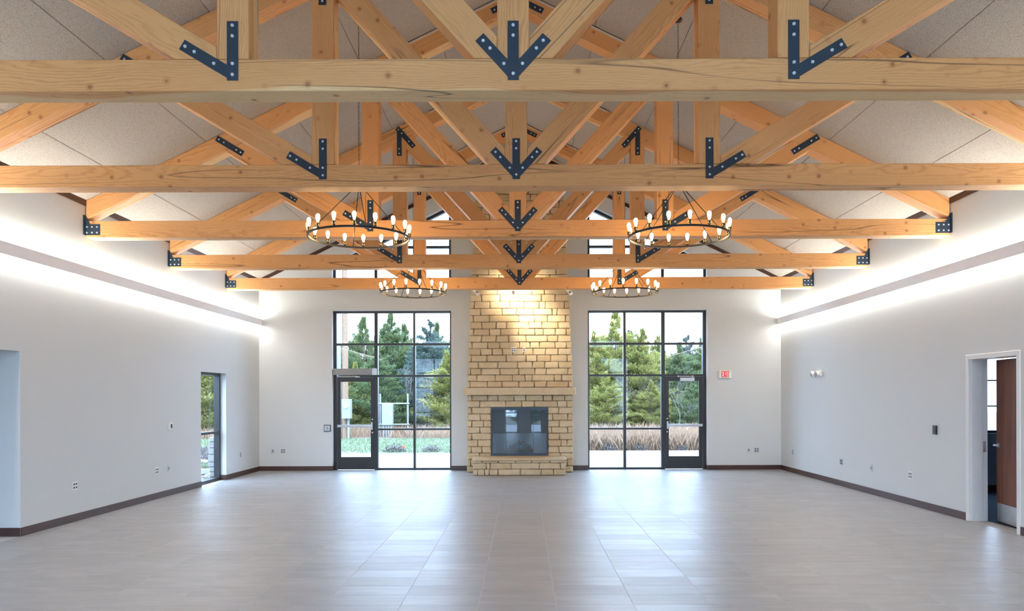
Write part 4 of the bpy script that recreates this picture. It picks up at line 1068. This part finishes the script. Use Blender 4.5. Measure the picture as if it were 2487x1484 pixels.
# emergency light
t = thing('emergency_light', 'white twin head emergency light on the door wall near the far corner', 'emergency light', (XW, 14.84, 2.10), -PI / 2)
box('body', -0.13, 0.13, -0.05, 0, 0, 0.11, M['plastic_white'], t, 0.01)
for sx, rr in ((-0.13, 35), (0.1, -30)):
    Mx = Matrix.Translation((sx, -0.09, 0.05)) @ Matrix.Rotation(math.radians(rr), 4, 'Y') @ Matrix.Rotation(math.radians(15), 4, 'X')
    bm = bmesh.new(); add_box(bm, -0.055, 0.055, -0.035, 0.035, -0.05, 0.05, bevel=0.014, M=Mx); lh = obj('lamp_head', bm, M['plastic_white'], t)
    bm = bmesh.new()
    for q in range(4): add_box(bm, -0.042, 0.042, -0.0385, -0.0355, -0.04 + q * 0.022, -0.028 + q * 0.022, M=Mx)
    obj('lens', bm, M['plastic_grey'], lh)

# ================================================================== outside
GY = YB + T
tag(box('ground', -60, 60, -40, 90, -0.3, -0.13, M['dirt'], origin=(0, 0, 0)), kind='structure')
bm = bmesh.new(); add_box(bm, -30, 30, GY, 22.6, -0.13, -0.01); add_box(bm, 0.5, 30, 22.6, 23.5, -0.13, -0.011); tag(obj('paving_outside', bm, M['paving']), kind='structure')
bm = bmesh.new(); add_box(bm, -14, 14, -14, YF - 0.3, -0.13, -0.01); tag(obj('paving_front', bm, M['paving']), kind='structure')
bm = bmesh.new(); add_box(bm, -30, 0.5, 22.6, 30.5, -0.13, 0.0); tag(obj('lawn', bm, M['lawn']), kind='structure')
# earth bank under the trees
bm = bmesh.new(); nx, ny = 60, 14; G = []
for j in range(ny + 1):
    row = []
    for i in range(nx + 1):
        x = -30 + i; y = (24.0 if x > 0.5 else 30.5) + j * (1.2)
        row.append(bm.verts.new((x, y, -0.12 + 0.55 * min(1, j / 6) + 0.12 * noise.noise(Vector((x * 0.4, y * 0.4, 0))))))
    G.append(row)
for j in range(ny):
    for i in range(nx): bm.faces.new((G[j][i], G[j][i + 1], G[j + 1][i + 1], G[j + 1][i]))
tag(obj('earth_bank', bm, M['dirt']), kind='structure')
def bank(x, y):
    y0 = 24.0 if x > 0.5 else 30.5
    return -0.12 + 0.55 * max(0, min(1, (y - y0) / 7.2))
def blades(name, label, n, fn, hgt, wid, mat, seed, cat='grass'):
    r = random.Random(seed); V, Fc = [], []
    for _ in range(n):
        x, y, z = fn(r); h = hgt * r.uniform(0.5, 1.3); a = r.uniform(0, PI); w = wid * r.uniform(0.6, 1.3)
        dx, dy = math.cos(a) * w, math.sin(a) * w; lx, ly = r.gauss(0, h * 0.22), r.gauss(0, h * 0.22); k = len(V)
        V += [(x - dx, y - dy, z), (x + dx, y + dy, z), (x + lx * 0.4 + dx * 0.7, y + ly * 0.4 + dy * 0.7, z + h * 0.6), (x + lx, y + ly, z + h)]
        Fc += [(k, k + 1, k + 2), (k, k + 2, k + 3)]
    me = bpy.data.meshes.new(name); me.from_pydata(V, [], Fc); me.materials.append(mat)
    o = link(name, me, None); tag(o, label, cat, kind='stuff'); return o
blades('lawn_grass', 'short pale green lawn grass beyond the pavement', 30000, lambda r: (r.uniform(-16, 0.5), r.uniform(22.6, 30.5), 0.0), 0.07, 0.008, M['grass_green'], 1)
def drf(r):
    x = r.uniform(0.6, 14); y = 24.0 + abs(r.gauss(0, 1.0)) * 1.4; return (x, y, bank(x, y) - 0.02)
blades('dry_grass', 'tall dry tan grass at the foot of the trees beyond the exit door', 42000, drf, 0.58, 0.004, M['grass_dry'], 2)
def dlf(r):
    x = r.uniform(-20, 0.5); y = 31.2 + r.uniform(0, 4.0); return (x, y, bank(x, y) - 0.02)
blades('dry_verge', 'short dry tan grass on the bank behind the lawn', 26000, dlf, 0.40, 0.005, M['grass_dry'], 3)

# cedars: three foliage meshes of upswept sprays, copied
def cedar_mesh(name, H, R, seed, n, mat, spire=1.0):
    r = random.Random(seed); V, Fc = [], []
    limbs = []
    def prof(u): return R * (min(1.0, 0.72 + u * 1.4) * (1 - u / 0.86) ** 0.55 if u < 0.80 else 0.0) + 0.30 * spire * max(0.0, (1 - u)) ** 0.75
    for k in range(230):
        u = r.random() ** 0.9 * 0.985; z0 = 0.02 * H + u * H * 0.96; a = r.uniform(0, 2 * PI)
        if u > 0.74 and r.random() < 0.45: continue
        limbs.append((z0, a, prof(u) * r.uniform(0.62, 1.14) + 0.05 if u < 0.74 else 0.62 * spire * (1.0 - u) / 0.26 * r.uniform(0.15, 1.1) + 0.02, u))
    for k in range(n):
        z0, a, Lr, u = limbs[r.randrange(len(limbs))]
        q = r.random() ** 0.5; rad = Lr * q
        aa = a + r.gauss(0, 0.13)
        x, y = rad * math.cos(aa), rad * math.sin(aa)
        z = z0 + rad * 0.38 + r.gauss(0, 0.07) - 0.25 * (1 - u)
        L = r.uniform(0.07, 0.15) * (1 if u < 0.8 else 0.8); w = L * r.uniform(0.10, 0.17)
        d = Vector((math.cos(aa) * r.uniform(0.5, 1) + r.gauss(0, 0.3), math.sin(aa) * r.uniform(0.5, 1) + r.gauss(0, 0.3), r.uniform(0.1, 1.1))).normalized()
        sv_ = d.cross(Vector((r.gauss(0, 1), r.gauss(0, 1), r.gauss(0, 1)))).normalized()
        p = Vector((x, y, z)); b = len(V)
        V += [tuple(p - sv_ * w * 0.5), tuple(p + d * L * 0.55 + sv_ * w), tuple(p + d * L), tuple(p + d * L * 0.5 - sv_ * w)]
        Fc += [(b, b + 1, b + 2), (b, b + 2, b + 3)]
        for sg in (-1, 1):
            b = len(V); p2 = p + d * L * 0.3; d2 = (d + sv_ * sg * 0.9).normalized()
            V += [tuple(p2 - d * w * 0.5), tuple(p2 + d * w * 0.6), tuple(p2 + d2 * L * 0.55)]
            Fc += [(b, b + 1, b + 2)]
    me = bpy.data.meshes.new(name); me.from_pydata(V, [], Fc); me.materials.append(mat); return me
def trunk_mesh(H, r0):
    bm = bmesh.new(); add_cyl(bm, (0, 0, -0.3), (0.05, 0.03, H * 0.5), r0, r0 * 0.6, 8); add_cyl(bm, (0.05, 0.03, H * 0.5), (0, 0, H * 0.95), r0 * 0.6, 0.01, 8)
    rr = random.Random(3)
    for k in range(26):
        z = H * rr.uniform(0.08, 0.85); a = rr.uniform(0, 2 * PI); L = (1 - z / H) * 1.3 + 0.2
        add_cyl(bm, (0, 0, z), (L * math.cos(a), L * math.sin(a), z + L * 0.42), 0.028, 0.006, 5, False)
    me = bpy.data.meshes.new('trunk'); bm.to_mesh(me); bm.free(); me.materials.append(M['bark']); return me
CED = {'y': cedar_mesh('foliage', 5.4, 1.75, 11, 48000, M['cedar_y'], 0.9), 'g': cedar_mesh('foliage', 5.4, 1.7, 12, 48000, M['cedar_g'], 1.0), 'b': cedar_mesh('foliage', 5.8, 1.5, 13, 42000, M['cedar_b'], 1.2)}
TRK = trunk_mesh(5.0, 0.11)
def cedar(px, Y, k, s, sz, label, i, group):
    x = CX + (px - VPX) * Y / F_PX
    t = thing('cedar_tree', label, 'tree', (x, Y, bank(x, Y)), i * 1.37, group)
    f = link('foliage', CED[k], None, t); f.scale = (s, s, sz); tr = link('trunk', TRK, None, t); tr.scale = (s, s, sz)
GL, GR, GN = 'cedars outside the glazing with the utility boxes', 'cedars outside the glazing beside the exit sign', 'cedars outside the narrow side window'
for i, (px, Y, k, s_, sz, lab) in enumerate([
    (884, 36.0, 'g', 1.0, 1.02, 'green cedar with a thin spire behind the operator end of the exit door'),
    (949, 37.0, 'g', 1.05, 1.10, 'tallest green cedar, its spire rising behind the electrical cabinet'),
    (981, 38.5, 'g', 0.95, 0.98, 'green cedar with a lower spire just right of the tallest one'),
    (1043, 35.5, 'b', 1.12, 0.92, 'blue green cedar filling the pane nearest the chimney'),
    (1062, 38.0, 'g', 0.9, 0.98, 'green cedar peeping over the blue green one nearest the chimney'),
    (838, 37.5, 'g', 0.9, 0.80, 'green cedar directly behind the utility pole'),
    (915, 34.3, 'g', 1.0, 0.74, 'rounded green cedar behind the left post of the pipe rack'),
    (1086, 34.0, 'y', 0.9, 0.70, 'low yellow green cedar at the chimney edge of the glazing'),
    (1010, 34.3, 'b', 0.85, 0.62, 'low blue green cedar behind the right post of the pipe rack'),
    (862, 34.2, 'y', 0.75, 0.60, 'low yellow green cedar seen through the exit door with the push button'),
    (965, 34.0, 'g', 0.7, 0.5, 'small green cedar behind the electrical cabinet'),
    (805, 36.0, 'g', 1.0, 0.78, 'green cedar mostly hidden left of the utility pole'),
    (1120, 37.0, 'g', 1.0, 0.85, 'green cedar mostly hidden behind the chimney')]):
    cedar(px, Y, k, s_, sz, lab, i, GL)
for i, (px, Y, k, s_, sz, lab) in enumerate([
    (1497, 31.0, 'y', 1.02, 0.95, 'tallest yellow green cedar with a spire above the middle glazing bar'),
    (1445, 30.0, 'y', 0.95, 0.76, 'broad yellow green cedar nearest the chimney side of the glazing'),
    (1560, 30.2, 'y', 0.9, 0.78, 'yellow green cedar filling the middle panes behind the fence post'),
    (1598, 32.0, 'y', 0.95, 0.74, 'yellow green cedar partly hidden by the door side mullion'),
    (1650, 30.5, 'g', 0.85, 0.68, 'green cedar seen through the upper part of the exit door'),
    (1705, 31.0, 'g', 0.9, 0.72, 'green cedar at the hinge side of the exit door near the sign'),
    (1412, 32.0, 'g', 0.95, 0.80, 'green cedar mostly hidden beside the chimney'),
    (1530, 33.5, 'b', 0.9, 0.76, 'blue green cedar showing between the two tallest yellow green ones'),
    (1670, 33.5, 'b', 0.95, 0.72, 'blue green cedar behind the door closer'),
    (1472, 28.6, 'y', 0.62, 0.46, 'low yellow green cedar at the edge of the dry grass, chimney side'),
    (1582, 28.6, 'y', 0.55, 0.40, 'low yellow green cedar behind the fence post in the dry grass'),
    (1684, 28.4, 'g', 0.55, 0.42, 'low green cedar seen through the lower glass of the exit door'),
    (1745, 31.5, 'g', 0.9, 0.7, 'green cedar mostly hidden behind the wall under the exit sign'),
    (1378, 32.0, 'y', 0.9, 0.75, 'yellow green cedar mostly hidden behind the chimney')]):
    cedar(px, Y, k, s_, sz, lab, i + 20, GR)
for i, (px, Y, k, s_, sz, lab) in enumerate([
    (470, 33, 'y', 1.2, 1.0, 'yellow green cedar at the near edge of the narrow side window'),
    (505, 35.5, 'g', 1.3, 1.2, 'tall green cedar filling the narrow side window'),
    (540, 33.5, 'y', 1.1, 0.9, 'yellow green cedar at the frame side of the narrow window'),
    (430, 36, 'g', 1.2, 1.1, 'green cedar hidden left of the narrow side window')]):
    cedar(px, Y, k, s_, sz, lab, i + 40, GN)
# cedars in front of the building, reflected in the fireplace glass
for i, x in enumerate((-5.0, 0.5, 5.5)):
    t = thing('cedar_tree', 'mid green cedar outside behind the viewer', 'tree', (x, -17 - i, -0.1), i, 'cedars behind the viewer'); link('foliage', CED['g'], None, t); link('trunk', TRK, None, t)

# bare trees
def bare_mesh(H, seed, spread=0.6, depth=4):
    r = random.Random(seed); bm = bmesh.new()
    def grow(p, d, L, rad, k):
        q = p + d * L; add_cyl(bm, p, q, rad, rad * 0.65, 4, False)
        if k == 0: return
        for _ in range(3 if k > 1 else 2):
            nd = (d + Vector((r.gauss(0, spread), r.gauss(0, spread), r.uniform(-0.1, 0.45)))).normalized()
            grow(p + d * L * r.uniform(0.55, 1.0), nd, L * r.uniform(0.55, 0.8), rad * 0.6, k - 1)
    grow(Vector((0, 0, -0.2)), Vector((0.05, 0, 1)), H * 0.38, 0.022 * H / 4, depth)
    me = bpy.data.meshes.new('bare_branches'); bm.to_mesh(me); bm.free(); me.materials.append(M['twig']); return me
BM1, BM2 = bare_mesh(4.4, 4, 0.42, 6), bare_mesh(3.6, 9, 0.5, 6)
for i, (px, Y, me, s_, lab) in enumerate([
    (1648, 27.4, BM2, 0.85, 'leafless shrubby tree with pale stems seen through the exit door near the sign'),
    (1548, 28.6, BM2, 0.7, 'leafless grey branched tree in front of the cedars in the middle panes'),
    (1440, 34, BM1, 1.35, 'leafless tree top above the cedars on the chimney side'),
    (1690, 33, BM1, 1.2, 'leafless tree with fine branches above the exit door near the sign'),
    (1590, 35, BM1, 1.2, 'leafless tree rising behind the cedars in the middle top panes'),
    (985, 33.4, BM1, 0.95, 'leafless pale tree in front of the cedars above the electrical cabinet'),
    (1040, 33.6, BM2, 0.7, 'leafless pale tree in front of the blue green cedar')]):
    x = CX + (px - VPX) * Y / F_PX
    o = link('bare_tree', me, None, None, (x, Y, bank(x, Y)), (0, 0, i * 1.1)); o.scale = (s_, s_, s_)
    tag(o, lab, 'tree', 'leafless trees among the cedars')

# utility pole, meter, cabinet on a rack
Y = 31.0; xp = CX + (838 - VPX) * Y / F_PX
t = thing('utility_pole', 'weathered wooden utility pole with conduit outside the exit door', 'pole', (xp, Y, -0.05))
bm = bmesh.new(); add_cyl(bm, (0, 0, 0), (0, 0, 8.5), 0.15, 0.11, 14); obj('pole_shaft', bm, M['pole'], t, smooth=True)
bm = bmesh.new(); add_cyl(bm, (-0.2, -0.1, 0), (-0.2, -0.1, 7.5), 0.06, n=10); add_cyl(bm, (0.17, -0.12, 0), (0.17, -0.12, 1.3), 0.05, n=10); obj('conduit', bm, M['galv'], t, smooth=True)
Ym = 30.6; xm = CX + (840.5 - VPX) * Ym / F_PX
t = thing('meter_box', 'pale grey electric meter box mounted on the utility pole', 'meter box', (xm, Ym, 0.85))
box('cabinet', -0.16, 0.2, -0.1, 0.24, 0.0, 0.82, M['galv'], t, 0.01)
bm = bmesh.new(); add_cyl(bm, (0.02, -0.1, 0.52), (0.02, -0.2, 0.52), 0.085, 0.075, 18); obj('meter', bm, M['plastic_white'], t, smooth=True)
Yr = 31.6; f = lambda px: CX + (px - VPX) * Yr / F_PX
xr = f(958)
t = thing('utility_rack', 'galvanised pipe rack with two posts standing behind the lawn', 'rack', (xr, Yr, -0.05))
bm = bmesh.new()
for px in (923.5, 990.5):
    bm = bmesh.new(); add_cyl(bm, (f(px) - xr, 0, 0), (f(px) - xr, 0, 1.95), 0.035, n=10); obj('post', bm, M['galv'], t, smooth=True)
for z in (0.62, 1.52):
    bm = bmesh.new(); add_cyl(bm, (f(920) - xr, -0.05, z), (f(995) - xr, -0.05, z), 0.03, n=10); obj('crossbar', bm, M['galv'], t, smooth=True)
t = thing('utility_cabinet', 'tall pale grey electrical cabinet with a small label on the pipe rack', 'cabinet', (f(943.5), Yr - 0.2, 0.54))
w = 0.5 * (f(956.5) - f(930)); box('cabinet_body', -w, w, -0.12, 0.1, 0, 0.93, M['galv'], t, 0.012); box('door', -w + 0.02, w - 0.02, -0.132, -0.1205, 0.02, 0.91, M['galv'], t, 0.004)
box('label_plate', w - 0.13, w - 0.04, -0.1345, -0.1325, 0.42, 0.6, M['grass_dry'], t)
bm = bmesh.new()
for k in range(4): add_cyl(bm, (-w * 0.7 + k * w * 0.45, -0.02, -0.55), (-w * 0.7 + k * w * 0.45, -0.02, 0.0), 0.035, n=8)
obj('conduit', bm, M['galv'], t, smooth=True)
# fence posts
for i, px in enumerate((1578.5, 1665)):
    Yp = 25.2; x = CX + (px - VPX) * Yp / F_PX
    t = thing('fence_post', ('green fence post with white tip in the dry grass beside the exit door', 'green fence post with white tip seen through the exit door glass')[i], 'fence post', (x, Yp, -0.05))
    bm = bmesh.new(); add_box(bm, -0.02, 0.02, -0.004, 0.004, 0, 0.62); add_box(bm, -0.004, 0.004, -0.03, 0.0, 0, 0.62); obj('shaft', bm, M['cedar_b'], t, rot=(0, 0.05 * (i * 2 - 0.3), 0))
    bm = bmesh.new(); add_box(bm, -0.022, 0.022, -0.03, 0.006, 0.62, 0.72); obj('tip', bm, M['plastic_white'], t, rot=(0, 0.05 * (i * 2 - 0.3), 0))
# low shrubs at the lawn edge
def shrub_mesh(seed, n=700, R=0.35):
    r = random.Random(seed); V, Fc = [], []
    for _ in range(n):
        d = Vector((r.gauss(0, 1), r.gauss(0, 1), abs(r.gauss(0, 0.8)))).normalized(); p = Vector((d.x * R, d.y * R, d.z * R * 0.75)) * r.uniform(0.45, 1.1)
        L = 0.06; s = d.cross(Vector((r.gauss(0, 1), r.gauss(0, 1), r.gauss(0, 1)))).normalized() * 0.018; k = len(V)
        e = (d + Vector((r.gauss(0, .5), r.gauss(0, .5), r.gauss(0, .5)))).normalized() * L
        V += [tuple(p - s), tuple(p + s), tuple(p + e + s * 0.3), tuple(p + e - s * 0.3)]; Fc.append((k, k + 1, k + 2, k + 3))
    me = bpy.data.meshes.new('shrub'); me.from_pydata(V, [], Fc); me.materials.append(M['twig']); return me
SH = shrub_mesh(2)
for px, Yq, s, lab in ((958, 23.1, 0.95, 'low grey green shrub beside the orange marker flag at the lawn edge'), (1047, 23.1, 0.8, 'low grey green shrub at the lawn edge nearest the chimney'),
                      (1478, 24.0, 0.7, 'low grey shrub at the pavement edge under the yellow green cedars'), (1553, 24.0, 0.7, 'low grey shrub at the pavement edge beside the fence post'), (1655, 24.0, 0.6, 'low grey shrub at the pavement edge seen through the exit door'),
                      (497, 22.0, 1.0, 'low twiggy shrub outside the narrow side window'), (517, 20.6, 0.9, 'low twiggy shrub nearest the stone pier outside the narrow window')):
    x = CX + (px - VPX) * Yq / F_PX
    o = link('shrub', SH, None, None, (x, Yq, -0.02), (0, 0, px)); o.scale = (s, s, s); tag(o, lab, 'shrub')
x = CX + (977 - VPX) * 23.0 / F_PX
t = thing('marker_flag', 'tiny orange marker flag beside a low shrub', 'flag', (x, 23.0, 0.0))
bm = bmesh.new(); add_cyl(bm, (0, 0, 0), (0, 0, 0.2), 0.004, n=6); obj('wire', bm, M['galv'], t); bm = bmesh.new(); add_box(bm, 0.004, 0.07, -0.002, 0.002, 0.12, 0.2); obj('flag', bm, M['orange'], t)
# outside the narrow window: stone pier, grass strip and river rock
pr = thing('stone_pier', 'rough stone pier edge just outside the narrow side window', 'pier', (-XW - T - 0.22, 16.4, 0))
box('pier_core', -0.2, 0.19, -0.2, 0.2, -0.1, 0.84, M['mortar'], pr)
rr = random.Random(8); z = -0.05
while z < 0.82:
    h = rr.uniform(0.1, 0.17); bm = bmesh.new(); e = rr.uniform(-0.03, 0.03)
    add_box(bm, -0.22 + e, 0.205, -0.24, 0.24, z + 0.005, z + h - 0.005, bevel=0.012); obj('stone', bm, M['rock'], pr); z += h
tag(box('side_lawn', -26, -XW - T - 0.02, 17.7, 19.3, -0.13, -0.02, M['lawn']), kind='structure')
tag(box('side_path', -26, -XW - T - 0.02, 19.3, 22.5, -0.13, -0.008, M['paving']), kind='structure')
blades('side_grass', 'bright green grass strip outside the narrow side window', 9000, lambda r: (r.uniform(-11, -6.6), r.uniform(17.7, 19.3), -0.02), 0.07, 0.006, M['grass_green'], 5)
bm = bmesh.new(); rr = random.Random(6)
for _ in range(700):
    x, y = rr.uniform(-8.6, -6.5), rr.uniform(15.0, 17.7); s = rr.uniform(0.025, 0.06)
    q = bmesh.ops.create_icosphere(bm, subdivisions=1, radius=s, matrix=Matrix.Translation((x, y, -0.1)) @ Matrix.Diagonal((1, rr.uniform(0.6, 1), 0.6, 1)))
o = obj('river_rock', bm, M['rock']); tag(o, 'pale river rock bed along the wall outside the narrow window', 'rocks', kind='stuff')
